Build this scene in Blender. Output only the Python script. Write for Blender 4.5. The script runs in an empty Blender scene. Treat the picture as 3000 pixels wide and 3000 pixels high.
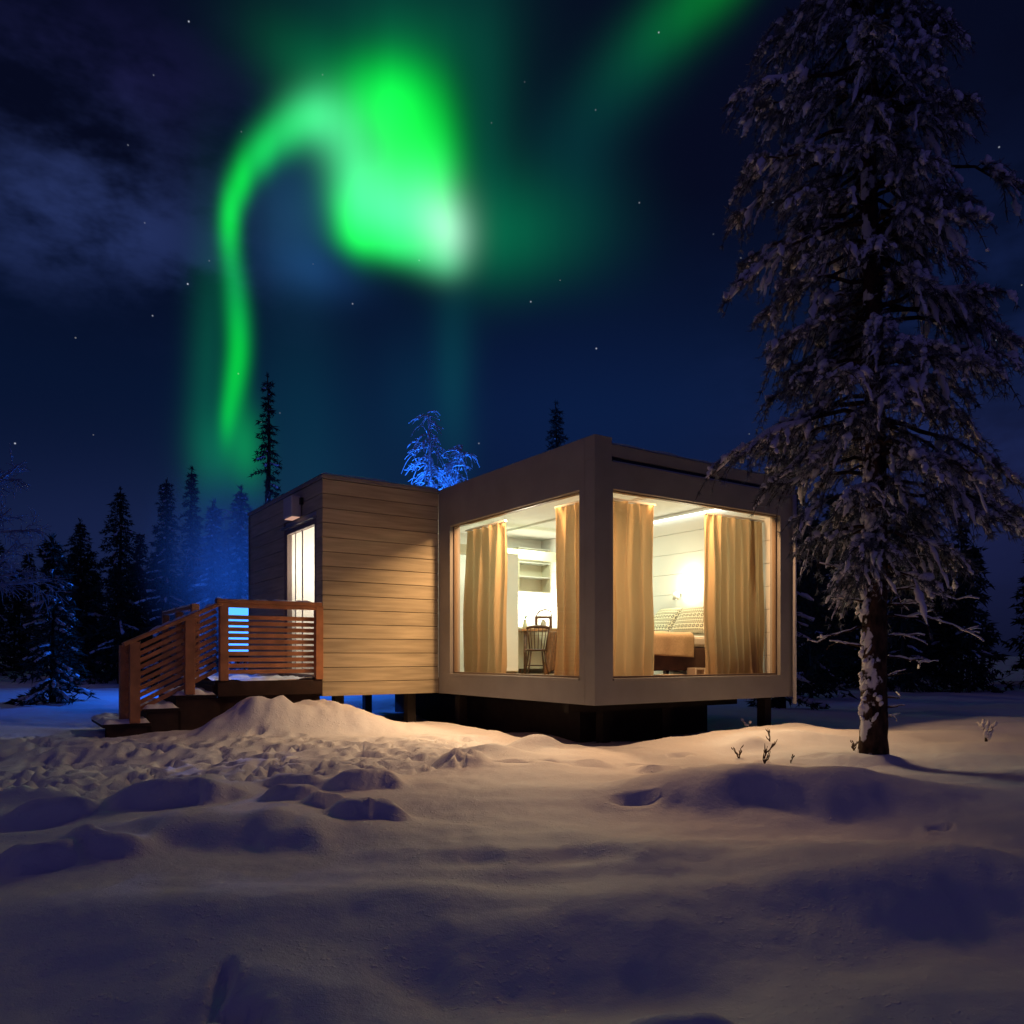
import bpy, math, random
import numpy as np
from mathutils import Vector, Matrix

# ------------------------------------------------------------------ camera, world, moon, exposure
scene = bpy.context.scene
COL = scene.collection
F, EYE, HOR = 2281.0, 1.15, 1920.0          # focal length in photo pixels, eye height, horizon row
cam_d = bpy.data.cameras.new('camera')
cam_d.sensor_width = 36.0
cam_d.lens = 36.0 * F / 3000.0
cam_d.shift_y = (HOR - 1500.0) / 3000.0
cam_d.clip_start, cam_d.clip_end = 0.05, 2000.0
cam = bpy.data.objects.new('camera', cam_d)
cam.location = (0, 0, EYE)
cam.rotation_euler = (math.radians(90), 0, 0)
COL.objects.link(cam)
scene.camera = cam

scene.view_settings.view_transform = 'Standard'
scene.view_settings.look = 'None'
scene.view_settings.exposure = 0.0
scene.view_settings.gamma = 1.0
scene.render.engine = 'CYCLES'
scene.cycles.use_denoising = True
try:
    scene.cycles.denoiser = 'OPENIMAGEDENOISE'
except Exception:
    pass
scene.cycles.max_bounces = 7
scene.cycles.diffuse_bounces = 4
scene.cycles.transparent_max_bounces = 16
scene.cycles.sample_clamp_indirect = 4.0
scene.cycles.caustics_reflective = False
scene.cycles.caustics_refractive = False

def s2l(c):
    return tuple(((x / 255.0) / 12.92 if x / 255.0 <= 0.04045 else ((x / 255.0 + 0.055) / 1.055) ** 2.4) for x in c)

# ---- night sky with aurora: sums of soft lobes around world directions
world = bpy.data.worlds.new('World')
scene.world = world
world.use_nodes = True
wt = world.node_tree
wt.nodes.clear()
wn, wl = wt.nodes, wt.links

def wnode(t, **kw):
    n = wn.new(t)
    for k, v in kw.items():
        setattr(n, k, v)
    return n
def wset(sock, v):
    if isinstance(v, bpy.types.NodeSocket):
        wl.new(v, sock)
    else:
        sock.default_value = v
def wmath(op, a, b=0.0, c=0.0, clamp=False):
    n = wnode('ShaderNodeMath', operation=op, use_clamp=clamp)
    wset(n.inputs[0], a); wset(n.inputs[1], b); wset(n.inputs[2], c)
    return n.outputs[0]
def wvec(op, a, b=(0, 0, 0), c=None, out=0):
    n = wnode('ShaderNodeVectorMath', operation=op)
    wset(n.inputs[0], a); wset(n.inputs[1], b)
    if c is not None:
        wset(n.inputs[2], c)
    return n.outputs[out]
def wscale(v, s):
    n = wnode('ShaderNodeVectorMath', operation='SCALE')
    wset(n.inputs[0], v); wset(n.inputs['Scale'], s)
    return n.outputs[0]
geo = wnode('ShaderNodeTexCoord')
D0 = geo.outputs['Generated']
nz = wnode('ShaderNodeTexNoise'); nz.inputs['Scale'].default_value = 4.0; nz.inputs['Detail'].default_value = 2.0
wl.new(D0, nz.inputs['Vector'])
wob = wvec('SUBTRACT', nz.outputs['Color'], (0.5, 0.5, 0.5))
D = wvec('ADD', D0, wscale(wob, 0.02))
cn = wnode('ShaderNodeTexNoise'); cn.inputs['Scale'].default_value = 5.5; cn.inputs['Detail'].default_value = 5.0
cn.inputs['Roughness'].default_value = 0.62
wl.new(wvec('MULTIPLY', D0, (1.0, 1.0, 2.0)), cn.inputs['Vector'])
cloud = wnode('ShaderNodeMapRange', interpolation_type='SMOOTHSTEP')
wl.new(cn.outputs['Fac'], cloud.inputs['Value'])
cloud.inputs['From Min'].default_value = 0.38; cloud.inputs['From Max'].default_value = 0.66
cloud = cloud.outputs[0]

def dirof(px, py):
    v = Vector((px - 1500.0, F, HOR - py))
    return v.normalized(), v.length
def lobe(px, py, sx, sy, ang, vec):
    c, n = dirof(px, py)
    a = math.radians(ang)
    ax = Vector((math.cos(a), 0, -math.sin(a)))
    ay = Vector((math.sin(a), 0, math.cos(a)))
    t1 = (ax - c * ax.dot(c)).normalized()
    t2 = (ay - c * ay.dot(c)); t2 = (t2 - t1 * t2.dot(t1)).normalized()
    p = wvec('DOT_PRODUCT', vec, tuple(t1 * (n / sx)), out=1)
    q = wvec('DOT_PRODUCT', vec, tuple(t2 * (n / sy)), out=1)
    e = wmath('MULTIPLY_ADD', p, p, wmath('MULTIPLY', q, q))
    return wmath('EXPONENT', wmath('MULTIPLY', e, -1.0))
def accumulate(acc, lobes, vec, mod=None):
    for (px, py, sx, sy, ang, col, k) in lobes:
        e = lobe(px, py, sx, sy, ang, wvec('MULTIPLY_ADD', acc, (1e-9, 1e-9, 1e-9), vec))   # one after the other
        if mod is not None:
            e = wmath('MULTIPLY', e, mod)
        lin = tuple(c * k for c in s2l(col))
        m = wnode('ShaderNodeVectorMath', operation='MULTIPLY_ADD')
        cx = wnode('ShaderNodeCombineXYZ')
        for i in range(3):
            wset(cx.inputs[i], e)
        wset(m.inputs[0], cx.outputs[0]); wset(m.inputs[1], lin); wset(m.inputs[2], acc)
        acc = m.outputs[0]
    return acc
# base gradient by elevation
sep = wnode('ShaderNodeSeparateXYZ'); wl.new(D0, sep.inputs[0])
ramp = wnode('ShaderNodeValToRGB')
wl.new(sep.outputs['Z'], ramp.inputs[0])
els = ramp.color_ramp.elements
stops = [(0.0, (11, 16, 38)), (0.12, (10, 20, 48)), (0.3, (7, 19, 46)), (0.5, (6, 10, 30)), (1.0, (8, 11, 34))]
els[0].position = 0.0; els[1].position = 1.0
els[0].color = s2l(stops[0][1]) + (1,); els[1].color = s2l(stops[-1][1]) + (1,)
for p, c in stops[1:-1]:
    e = els.new(p); e.color = s2l(c) + (1,)
acc = ramp.outputs['Color']
G = (0, 255, 60); M_ = (95, 255, 165); W_ = (190, 245, 215); T = (0, 90, 75); B = (30, 75, 110)
AUR = [
    # tail and arc, from its lower tip upwards
    (672, 1215, 22, 75, 10, G, .30), (690, 1110, 28, 90, 8, G, .42), (698, 1000, 30, 90, 4, G, .40),
    (694, 900, 34, 80, 0, (10, 220, 90), .34), (684, 800, 31, 70, 0, (10, 200, 90), .32), (672, 700, 30, 70, 8, G, .32),
    (678, 620, 26, 70, 14, G, .55), (712, 530, 28, 68, 24, G, .62), (775, 448, 36, 66, 38, (20, 255, 90), .56),
    (850, 392, 46, 68, 52, (40, 250, 110), .48), (920, 355, 72, 56, -20, (60, 245, 130), .42), (965, 340, 90, 70, 0, M_, .30),
    # the big patch
    (1015, 410, 85, 75, 0, M_, .36), (1110, 280, 105, 80, -8, G, .42), (1205, 295, 100, 90, 20, G, .42),
    (1270, 430, 74, 105, -4, G, .42), (1180, 430, 110, 120, 0, (30, 255, 80), .55), (1255, 520, 80, 80, 0, (50, 255, 110), .35), (1130, 350, 90, 80, 0, (40, 255, 100), .25), (1150, 660, 110, 70, 8, (50, 255, 130), .40), (1060, 600, 60, 100, -12, (40, 255, 120), .35), (1225, 690, 90, 70, 6, (80, 250, 150), .35), (1190, 540, 110, 90, 0, (70, 255, 130), .25), (1075, 530, 85, 90, -10, M_, .55),
    (1130, 620, 110, 75, 0, M_, .40), (1035, 660, 46, 70, -18, G, .55), (1075, 712, 70, 42, 12, G, .50),
    (1180, 735, 80, 40, 8, (20, 240, 90), .45), (1235, 600, 90, 85, 0, M_, .40), (1295, 650, 72, 80, -20, W_, .42),
    (1315, 700, 66, 75, 4, W_, .32), (1285, 765, 70, 48, 6, (60, 235, 140), .35),
    # soft glow around it
    (1190, 140, 170, 110, 0, (0, 130, 60), .30), (1150, 40, 330, 170, 0, T, .26), (960, 230, 170, 90, 30, (0, 140, 70), .35),
    (1440, 700, 170, 120, 0, (0, 115, 65), .50), (1580, 650, 190, 130, 25, (0, 90, 62), .38), (1700, 520, 220, 130, 55, (0, 60, 60), .30),
    (1420, 400, 90, 280, 0, (0, 85, 60), .45), (1800, 270, 220, 110, -50, (0, 62, 58), .35), (2010, 25, 170, 75, -42, (0, 160, 45), .22), (1900, 130, 200, 90, -45, (0, 90, 50), .25),
    (2110, -50, 120, 60, -42, (0, 170, 40), .2), (870, 620, 130, 170, 0, B, .62), (930, 800, 140, 70, 14, (20, 55, 100), .6),
    # faint rays
    (606, 1080, 50, 340, 8, (0, 100, 60), .42), (640, 1330, 70, 110, 0, (0, 100, 60), .6), (720, 1300, 50, 110, 0, (0, 130, 50), .85),
    (1335, 1080, 60, 280, 0, (0, 70, 65), .38), (1230, 1180, 120, 200, 0, (0, 50, 60), .3), (880, 1150, 160, 330, 0, (0, 55, 60), .3),
]
aur = accumulate((0.0, 0.0, 0.0), AUR, D)
front = wnode('ShaderNodeMapRange'); wl.new(sep.outputs['Y'], front.inputs['Value'])
front.inputs['From Min'].default_value = 0.0; front.inputs['From Max'].default_value = 0.25
# faint upright rays
rn = wnode('ShaderNodeTexNoise'); rn.inputs['Scale'].default_value = 22.0; rn.inputs['Detail'].default_value = 2.5
wl.new(wvec('NORMALIZE', wvec('MULTIPLY', D, (1.0, 1.0, 0.0))), rn.inputs['Vector'])
aur = wscale(aur, wmath('MULTIPLY', front.outputs[0], wmath('MULTIPLY_ADD', rn.outputs['Fac'], 0.36, 0.80)))
CL = [(180, 480, 420, 230, 20, (36, 47, 88), .60), (420, 700, 300, 160, 25, (28, 40, 80), .6), (60, 700, 260, 160, 0, (28, 38, 76), .6),
      (300, 200, 420, 160, 10, (26, 20, 62), .5), (2750, 1100, 420, 420, 0, (26, 40, 88), .5)]
cl = accumulate(wscale(aur, 1e-9), CL, D0, cloud)
HZ = [(300, 1620, 700, 260, 0, (30, 38, 78), .40), (2700, 1500, 500, 350, 0, (42, 36, 74), .3), (900, 1500, 260, 260, 0, (0, 60, 70), .3),
      (1700, 1250, 700, 330, 0, (8, 30, 72), .4)]
hz = accumulate(wscale(cl, 1e-9), HZ, D0)
tot = wvec('ADD', wvec('ADD', acc, aur), wvec('ADD', wscale(cl, front.outputs[0]), wscale(hz, front.outputs[0])))
# purple fill added to the unseen sky behind the viewer, lights snow and walls
back_fill = wnode('ShaderNodeMapRange', interpolation_type='SMOOTHSTEP'); wl.new(sep.outputs['Y'], back_fill.inputs['Value'])
back_fill.inputs['From Min'].default_value = 0.15; back_fill.inputs['From Max'].default_value = -0.6
tot = wvec('ADD', tot, wscale((.019, .013, .056), back_fill.outputs[0]))
# stars: the visible ones at their places, and a scatter of faint ones
STARS = [(553, 63, 1.), (1930, 95, .8), (550, 832, .9), (447, 925, .6), (1555, 884, .8), (1747, 1021, .7), (1033, 890, .6), (1873, 594, .5),
         (424, 653, .4), (375, 425, .4), (450, 220, .4), (44, 1299, 1.), (1403, 1299, .6), (1745, 322, .35), (2556, 364, .8), (2927, 431, .6),
         (1537, 240, .3), (613, 764, .4), (707, 386, .3), (1228, 763, .5), (764, 1236, .5), (820, 1210, .4), (945, 219, .3), (2090, 686, .3),
         (728, 1510, .9), (2264, 595, .5), (1440, 360, .3)]
for (px, py, k) in STARS:
    c, n = dirof(px, py)
    s = 1.25
    d = wvec('DOT_PRODUCT', wvec('MULTIPLY_ADD', tot, (1e-9, 1e-9, 1e-9), D0), tuple(c), out=1)
    e = wmath('EXPONENT', wmath('MULTIPLY', wmath('SUBTRACT', d, 1.0), 2.0 * (n / s) ** 2 * 0.5))
    m = wnode('ShaderNodeVectorMath', operation='MULTIPLY_ADD')
    cx = wnode('ShaderNodeCombineXYZ')
    for i in range(3):
        wset(cx.inputs[i], e)
    wset(m.inputs[0], cx.outputs[0]); wset(m.inputs[1], (.75 * k ** 1.9, .8 * k ** 1.9, .95 * k ** 1.9)); wset(m.inputs[2], tot)
    tot = m.outputs[0]
vor = wnode('ShaderNodeTexVoronoi'); vor.inputs['Scale'].default_value = 26.0
wl.new(D0, vor.inputs['Vector'])
st = wmath('MULTIPLY', wmath('LESS_THAN', vor.outputs['Distance'], 0.022), 0.14)
cx = wnode('ShaderNodeCombineXYZ')
for i in range(3):
    wset(cx.inputs[i], st)
tot = wvec('ADD', tot, cx.outputs[0])
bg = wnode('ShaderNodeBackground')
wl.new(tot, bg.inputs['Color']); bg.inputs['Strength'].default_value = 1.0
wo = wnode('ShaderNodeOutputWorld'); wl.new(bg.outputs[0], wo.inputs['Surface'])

# ---- moonlight, from far back left
MOON = 0.045
sd = bpy.data.lights.new('moon', 'SUN')
sd.energy = MOON; sd.angle = math.radians(3.0); sd.color = (1.0, 0.72, 0.74)
so = bpy.data.objects.new('moon', sd); COL.objects.link(so)
so.rotation_euler = Vector((0.72, -0.69, -0.66)).to_track_quat('-Z', 'Y').to_euler()

# ------------------------------------------------------------------ geometry helpers
R2 = Vector((0.827, 0.562)); L2 = Vector((-0.562, 0.827))
ROT = math.atan2(0.562, 0.827)
C0 = Vector((0.966, 9.10))
def loc(u, v, z=0.0):
    p = C0 + R2 * u + L2 * v
    return Vector((p.x, p.y, z))
def at(px, py, Y):
    return Vector(((px - 1500.0) / F * Y, Y, EYE - (py - HOR) / F * Y))

JR = np.random.RandomState(77)
class MB:
    """collects vertices and faces, then links them as one mesh object"""
    def __init__(self):
        self.v, self.f, self.n = [], [], 0
    def add(self, verts, faces):
        verts = np.asarray(verts, dtype=np.float64).reshape(-1, 3)
        faces = np.asarray(faces, dtype=np.int64)
        self.v.append(verts); self.f.append(faces + self.n); self.n += len(verts)
        return self
    def box(self, x0, x1, y0, y1, z0, z1):
        v = [(x0, y0, z0), (x1, y0, z0), (x1, y1, z0), (x0, y1, z0), (x0, y0, z1), (x1, y0, z1), (x1, y1, z1), (x0, y1, z1)]
        f = [(0, 3, 2, 1), (4, 5, 6, 7), (0, 1, 5, 4), (1, 2, 6, 5), (2, 3, 7, 6), (3, 0, 4, 7)]
        return self.add(v, f)
    def bar(self, a, b, w, h, up=(0, 0, 1)):
        a, b = Vector(a), Vector(b)
        t = (b - a).normalized(); up = Vector(up)
        s = t.cross(up).normalized() * (w / 2); n = s.cross(t).normalized() * (h / 2)
        v = [a - s - n, a + s - n, a + s + n, a - s + n, b - s - n, b + s - n, b + s + n, b - s + n]
        f = [(0, 1, 2, 3), (7, 6, 5, 4), (0, 4, 5, 1), (1, 5, 6, 2), (2, 6, 7, 3), (3, 7, 4, 0)]
        return self.add([tuple(p) for p in v], f)
    def tube(self, pts, rad, sides=6, cap=True, jit=0.0):
        pts = np.asarray(pts, dtype=np.float64); n = len(pts)
        rad = np.broadcast_to(np.asarray(rad, dtype=np.float64), (n,))
        t = np.gradient(pts, axis=0)
        t /= np.linalg.norm(t, axis=1, keepdims=True) + 1e-9
        ref = np.where(np.abs(t[:, 2:3]) > 0.9, np.array([[1.0, 0, 0]]), np.array([[0, 0, 1.0]]))
        if abs(t[0, 2]) > 0.9 or abs(t[-1, 2]) > 0.9:
            ref = np.tile(np.array([[0.9, 0.43, 0.02]]), (n, 1))
        s = np.cross(t, ref); s /= np.linalg.norm(s, axis=1, keepdims=True) + 1e-9
        q = np.cross(s, t)
        a = np.linspace(0, 2 * np.pi, sides, endpoint=False)
        ring = s[:, None, :] * np.cos(a)[None, :, None] + q[:, None, :] * np.sin(a)[None, :, None]
        v = pts[:, None, :] + ring * rad[:, None, None]
        if jit:
            v = v + ring * rad[:, None, None] * JR.normal(0, jit, (n, sides, 1))
        i = np.arange(n - 1)[:, None] * sides; j = np.arange(sides)[None, :]
        j2 = (j + 1) % sides
        f = np.stack([i + j, i + j2, i + sides + j2, i + sides + j], axis=-1).reshape(-1, 4)
        base = self.n
        self.add(v.reshape(-1, 3), f)
        if cap:
            self.f.append(np.array([list(range(base + (n - 1) * sides, base + n * sides))]))
            self.f.append(np.array([list(range(base + sides - 1, base - 1, -1))]))
        return self
    def grid(self, P):
        P = np.asarray(P); a, b = P.shape[:2]
        i = np.arange(a - 1)[:, None] * b; j = np.arange(b - 1)[None, :]
        f = np.stack([i + j, i + j + 1, i + b + j + 1, i + b + j], axis=-1).reshape(-1, 4)
        return self.add(P.reshape(-1, 3), f)
    def lathe(self, prof, seg=20, c=(0, 0, 0)):
        a = np.linspace(0, 2 * np.pi, seg, endpoint=False)
        P = np.array([[(c[0] + r * math.cos(t), c[1] + r * math.sin(t), c[2] + z) for t in a] for r, z in prof])
        n = len(prof)
        i = np.arange(n - 1)[:, None] * seg; j = np.arange(seg)[None, :]; j2 = (j + 1) % seg
        f = np.stack([i + j, i + j2, i + seg + j2, i + seg + j], axis=-1).reshape(-1, 4)
        return self.add(P.reshape(-1, 3), f)
    def frame(self, plane, outer, inner, t0, t1):
        """rectangular frame; plane 'u' = wall at constant local x, 'v' = at constant local y; t0..t1 its thickness"""
        a0, a1, z0, z1 = outer; b0, b1, y0, y1 = inner
        ring = [(a0, z0), (a1, z0), (a1, z1), (a0, z1), (b0, y0), (b1, y0), (b1, y1), (b0, y1)]
        v = []
        for t in (t0, t1):
            for (a, z) in ring:
                v.append((a, t, z) if plane == 'v' else (t, a, z))
        f = []
        for k in range(4):
            k2 = (k + 1) % 4
            f += [(k, k2, 4 + k2, 4 + k), (8 + k2, 8 + k, 12 + k, 12 + k2), (k2, k, 8 + k, 8 + k2), (4 + k, 4 + k2, 12 + k2, 12 + k)]
        if plane == 'u':
            f = [tuple(reversed(q)) for q in f]
        return self.add(v, f)
    def build(self, name, mat, parent=None, smooth=False, bevel=0.0):
        me = bpy.data.meshes.new(name)
        V = np.concatenate(self.v)
        lens, loops = [], []
        for f in self.f:
            lens.append(np.full(len(f), f.shape[1])); loops.append(f.reshape(-1))
        lens = np.concatenate(lens); loops = np.concatenate(loops)
        me.vertices.add(len(V)); me.vertices.foreach_set('co', V.astype(np.float32).ravel())
        me.loops.add(len(loops)); me.loops.foreach_set('vertex_index', loops.astype(np.int32))
        me.polygons.add(len(lens))
        starts = np.concatenate([[0], np.cumsum(lens)[:-1]])
        me.polygons.foreach_set('loop_start', starts.astype(np.int32))
        me.update(calc_edges=True); me.validate()
        me.polygons.foreach_set('use_smooth', np.full(len(me.polygons), bool(smooth), dtype=bool))
        me.materials.append(mat)
        o = bpy.data.objects.new(name, me)
        COL.objects.link(o)
        if parent is not None:
            o.parent = parent
        if bevel:
            b = o.modifiers.new('edge', 'BEVEL'); b.width = bevel; b.segments = 2; b.limit_method = 'ANGLE'
        return o
def empty(name, p=(0, 0, 0), rz=0.0):
    o = bpy.data.objects.new(name, None); o.location = p; o.rotation_euler = (0, 0, rz)
    o.empty_display_size = 0.1
    COL.objects.link(o); return o
def tag(o, label, cat, group=None, kind=None):
    o['label'] = label; o['category'] = cat
    if group: o['group'] = group
    if kind: o['kind'] = kind
    return o
def copy_thing(o, p, rz=0.0, scale=1.0):
    c = o.copy(); COL.objects.link(c); c.location = p; c.rotation_euler = (0, 0, rz); c.scale = (scale, scale, scale)
    for ch in o.children:
        d = ch.copy(); COL.objects.link(d); d.parent = c
        for g in ch.children:
            e = g.copy(); COL.objects.link(e); e.parent = d
    return c

# ------------------------------------------------------------------ materials
def mat(name, col, rough=0.6, metal=0.0, noise=None, bump=None, spec=0.4, island=0.0):
    """noise = (scale, detail, amount, stretch) varies the colour; bump = (scale, strength, distance)"""
    m = bpy.data.materials.new(name); m.use_nodes = True
    nt = m.node_tree; b = nt.nodes['Principled BSDF']
    b.inputs['Base Color'].default_value = (*col, 1); b.inputs['Roughness'].default_value = rough
    b.inputs['Metallic'].default_value = metal; b.inputs['Specular IOR Level'].default_value = spec
    tc = nt.nodes.new('ShaderNodeTexCoord')
    if noise:
        sc, det, amt, stretch = noise
        mp = nt.nodes.new('ShaderNodeMapping'); mp.inputs['Scale'].default_value = stretch
        nt.links.new(tc.outputs['Object'], mp.inputs['Vector'])
        n = nt.nodes.new('ShaderNodeTexNoise'); n.inputs['Scale'].default_value = sc; n.inputs['Detail'].default_value = det
        nt.links.new(mp.outputs[0], n.inputs['Vector'])
        r = nt.nodes.new('ShaderNodeValToRGB')
        r.color_ramp.elements[0].position = 0.3; r.color_ramp.elements[1].position = 0.7
        r.color_ramp.elements[0].color = tuple(c * (1 - amt) for c in col) + (1,)
        r.color_ramp.elements[1].color = tuple(min(1, c * (1 + amt)) for c in col) + (1,)
        nt.links.new(n.outputs['Fac'], r.inputs[0]); nt.links.new(r.outputs[0], b.inputs['Base Color'])
        if island:                              # every board its own tone
            gi = nt.nodes.new('ShaderNodeNewGeometry')
            ma = nt.nodes.new('ShaderNodeMath'); ma.operation = 'MULTIPLY_ADD'; ma.inputs[1].default_value = island; ma.inputs[2].default_value = 1 - island * .6
            vs = nt.nodes.new('ShaderNodeVectorMath'); vs.operation = 'SCALE'
            nt.links.new(gi.outputs['Random Per Island'], ma.inputs[0]); nt.links.new(r.outputs[0], vs.inputs[0])
            nt.links.new(ma.outputs[0], vs.inputs['Scale']); nt.links.new(vs.outputs[0], b.inputs['Base Color'])
    if bump:
        n = nt.nodes.new('ShaderNodeTexNoise'); n.inputs['Scale'].default_value = bump[0]; n.inputs['Detail'].default_value = 4
        nt.links.new(tc.outputs['Object'], n.inputs['Vector'])
        bp = nt.nodes.new('ShaderNodeBump'); bp.inputs['Strength'].default_value = bump[1]; bp.inputs['Distance'].default_value = bump[2]
        nt.links.new(n.outputs['Fac'], bp.inputs['Height']); nt.links.new(bp.outputs[0], b.inputs['Normal'])
    return m
def emit(name, col, k):
    m = bpy.data.materials.new(name); m.use_nodes = True
    nt = m.node_tree; nt.nodes.clear()
    e = nt.nodes.new('ShaderNodeEmission'); e.inputs[0].default_value = (*col, 1); e.inputs[1].default_value = k
    o = nt.nodes.new('ShaderNodeOutputMaterial'); nt.links.new(e.outputs[0], o.inputs[0])
    return m
def thin_glass(name):
    m = bpy.data.materials.new(name); m.use_nodes = True
    nt = m.node_tree; nt.nodes.clear()
    t = nt.nodes.new('ShaderNodeBsdfTransparent'); t.inputs[0].default_value = (.97, .98, .97, 1)
    g = nt.nodes.new('ShaderNodeBsdfGlossy'); g.inputs['Roughness'].default_value = 0.02
    lw = nt.nodes.new('ShaderNodeLayerWeight'); lw.inputs[0].default_value = 0.5
    pw = nt.nodes.new('ShaderNodeMath'); pw.operation = 'POWER'; pw.inputs[1].default_value = 4.0
    nt.links.new(lw.outputs['Facing'], pw.inputs[0])
    sc = nt.nodes.new('ShaderNodeMath'); sc.operation = 'MULTIPLY_ADD'; sc.inputs[1].default_value = .35; sc.inputs[2].default_value = .02
    nt.links.new(pw.outputs[0], sc.inputs[0])
    mx = nt.nodes.new('ShaderNodeMixShader'); o = nt.nodes.new('ShaderNodeOutputMaterial')
    nt.links.new(sc.outputs[0], mx.inputs[0]); nt.links.new(t.outputs[0], mx.inputs[1]); nt.links.new(g.outputs[0], mx.inputs[2])
    nt.links.new(mx.outputs[0], o.inputs[0])
    return m
def cloth(name, col, trans, k):
    m = bpy.data.materials.new(name); m.use_nodes = True
    nt = m.node_tree; nt.nodes.clear()
    d = nt.nodes.new('ShaderNodeBsdfDiffuse'); d.inputs[0].default_value = (*col, 1)
    t = nt.nodes.new('ShaderNodeBsdfTranslucent'); t.inputs[0].default_value = (*trans, 1)
    tc = nt.nodes.new('ShaderNodeTexCoord')
    w = nt.nodes.new('ShaderNodeTexNoise'); w.inputs['Scale'].default_value = 160
    bp = nt.nodes.new('ShaderNodeBump'); bp.inputs['Strength'].default_value = 0.15; bp.inputs['Distance'].default_value = 0.003
    nt.links.new(tc.outputs['Object'], w.inputs['Vector']); nt.links.new(w.outputs['Fac'], bp.inputs['Height'])
    nt.links.new(bp.outputs[0], d.inputs['Normal'])
    mx = nt.nodes.new('ShaderNodeMixShader'); mx.inputs[0].default_value = k
    o = nt.nodes.new('ShaderNodeOutputMaterial')
    nt.links.new(d.outputs[0], mx.inputs[1]); nt.links.new(t.outputs[0], mx.inputs[2]); nt.links.new(mx.outputs[0], o.inputs[0])
    return m

def snow_mat(name, fine=True):
    m = bpy.data.materials.new(name); m.use_nodes = True
    nt = m.node_tree; b = nt.nodes['Principled BSDF']
    b.inputs['Base Color'].default_value = (.80, .80, .83, 1); b.inputs['Roughness'].default_value = 0.65
    b.inputs['Specular IOR Level'].default_value = 0.25
    tc = nt.nodes.new('ShaderNodeTexCoord')
    n1 = nt.nodes.new('ShaderNodeTexNoise'); n1.inputs['Scale'].default_value = 7.0 if fine else 14.0; n1.inputs['Detail'].default_value = 9; n1.inputs['Roughness'].default_value = .66
    n2 = nt.nodes.new('ShaderNodeTexNoise'); n2.inputs['Scale'].default_value = 150.0; n2.inputs['Detail'].default_value = 4
    ad = nt.nodes.new('ShaderNodeMath'); ad.operation = 'MULTIPLY_ADD'; ad.inputs[1].default_value = 0.16
    bp = nt.nodes.new('ShaderNodeBump'); bp.inputs['Strength'].default_value = 0.42; bp.inputs['Distance'].default_value = 0.026
    for n in (n1, n2):
        nt.links.new(tc.outputs['Object'], n.inputs['Vector'])
    nt.links.new(n2.outputs['Fac'], ad.inputs[0]); nt.links.new(n1.outputs['Fac'], ad.inputs[2])
    n3 = nt.nodes.new('ShaderNodeTexNoise'); n3.inputs['Scale'].default_value = 34.0; n3.inputs['Detail'].default_value = 3
    n4 = nt.nodes.new('ShaderNodeTexNoise'); n4.inputs['Scale'].default_value = 1.3; n4.inputs['Detail'].default_value = 2
    for n in (n3, n4):
        nt.links.new(tc.outputs['Object'], n.inputs['Vector'])
    mr = nt.nodes.new('ShaderNodeMapRange'); mr.inputs[1].default_value = .58; mr.inputs[2].default_value = .74
    m4 = nt.nodes.new('ShaderNodeMapRange'); m4.inputs[1].default_value = .42; m4.inputs[2].default_value = .62
    nt.links.new(n3.outputs['Fac'], mr.inputs[0]); nt.links.new(n4.outputs['Fac'], m4.inputs[0])
    ml = nt.nodes.new('ShaderNodeMath'); ml.operation = 'MULTIPLY'
    nt.links.new(mr.outputs[0], ml.inputs[0]); nt.links.new(m4.outputs[0], ml.inputs[1])
    a2 = nt.nodes.new('ShaderNodeMath'); a2.operation = 'MULTIPLY_ADD'; a2.inputs[1].default_value = .45
    nt.links.new(ml.outputs[0], a2.inputs[0]); nt.links.new(ad.outputs[0], a2.inputs[2])
    nt.links.new(a2.outputs[0], bp.inputs['Height']); nt.links.new(bp.outputs[0], b.inputs['Normal'])
    return m
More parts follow.
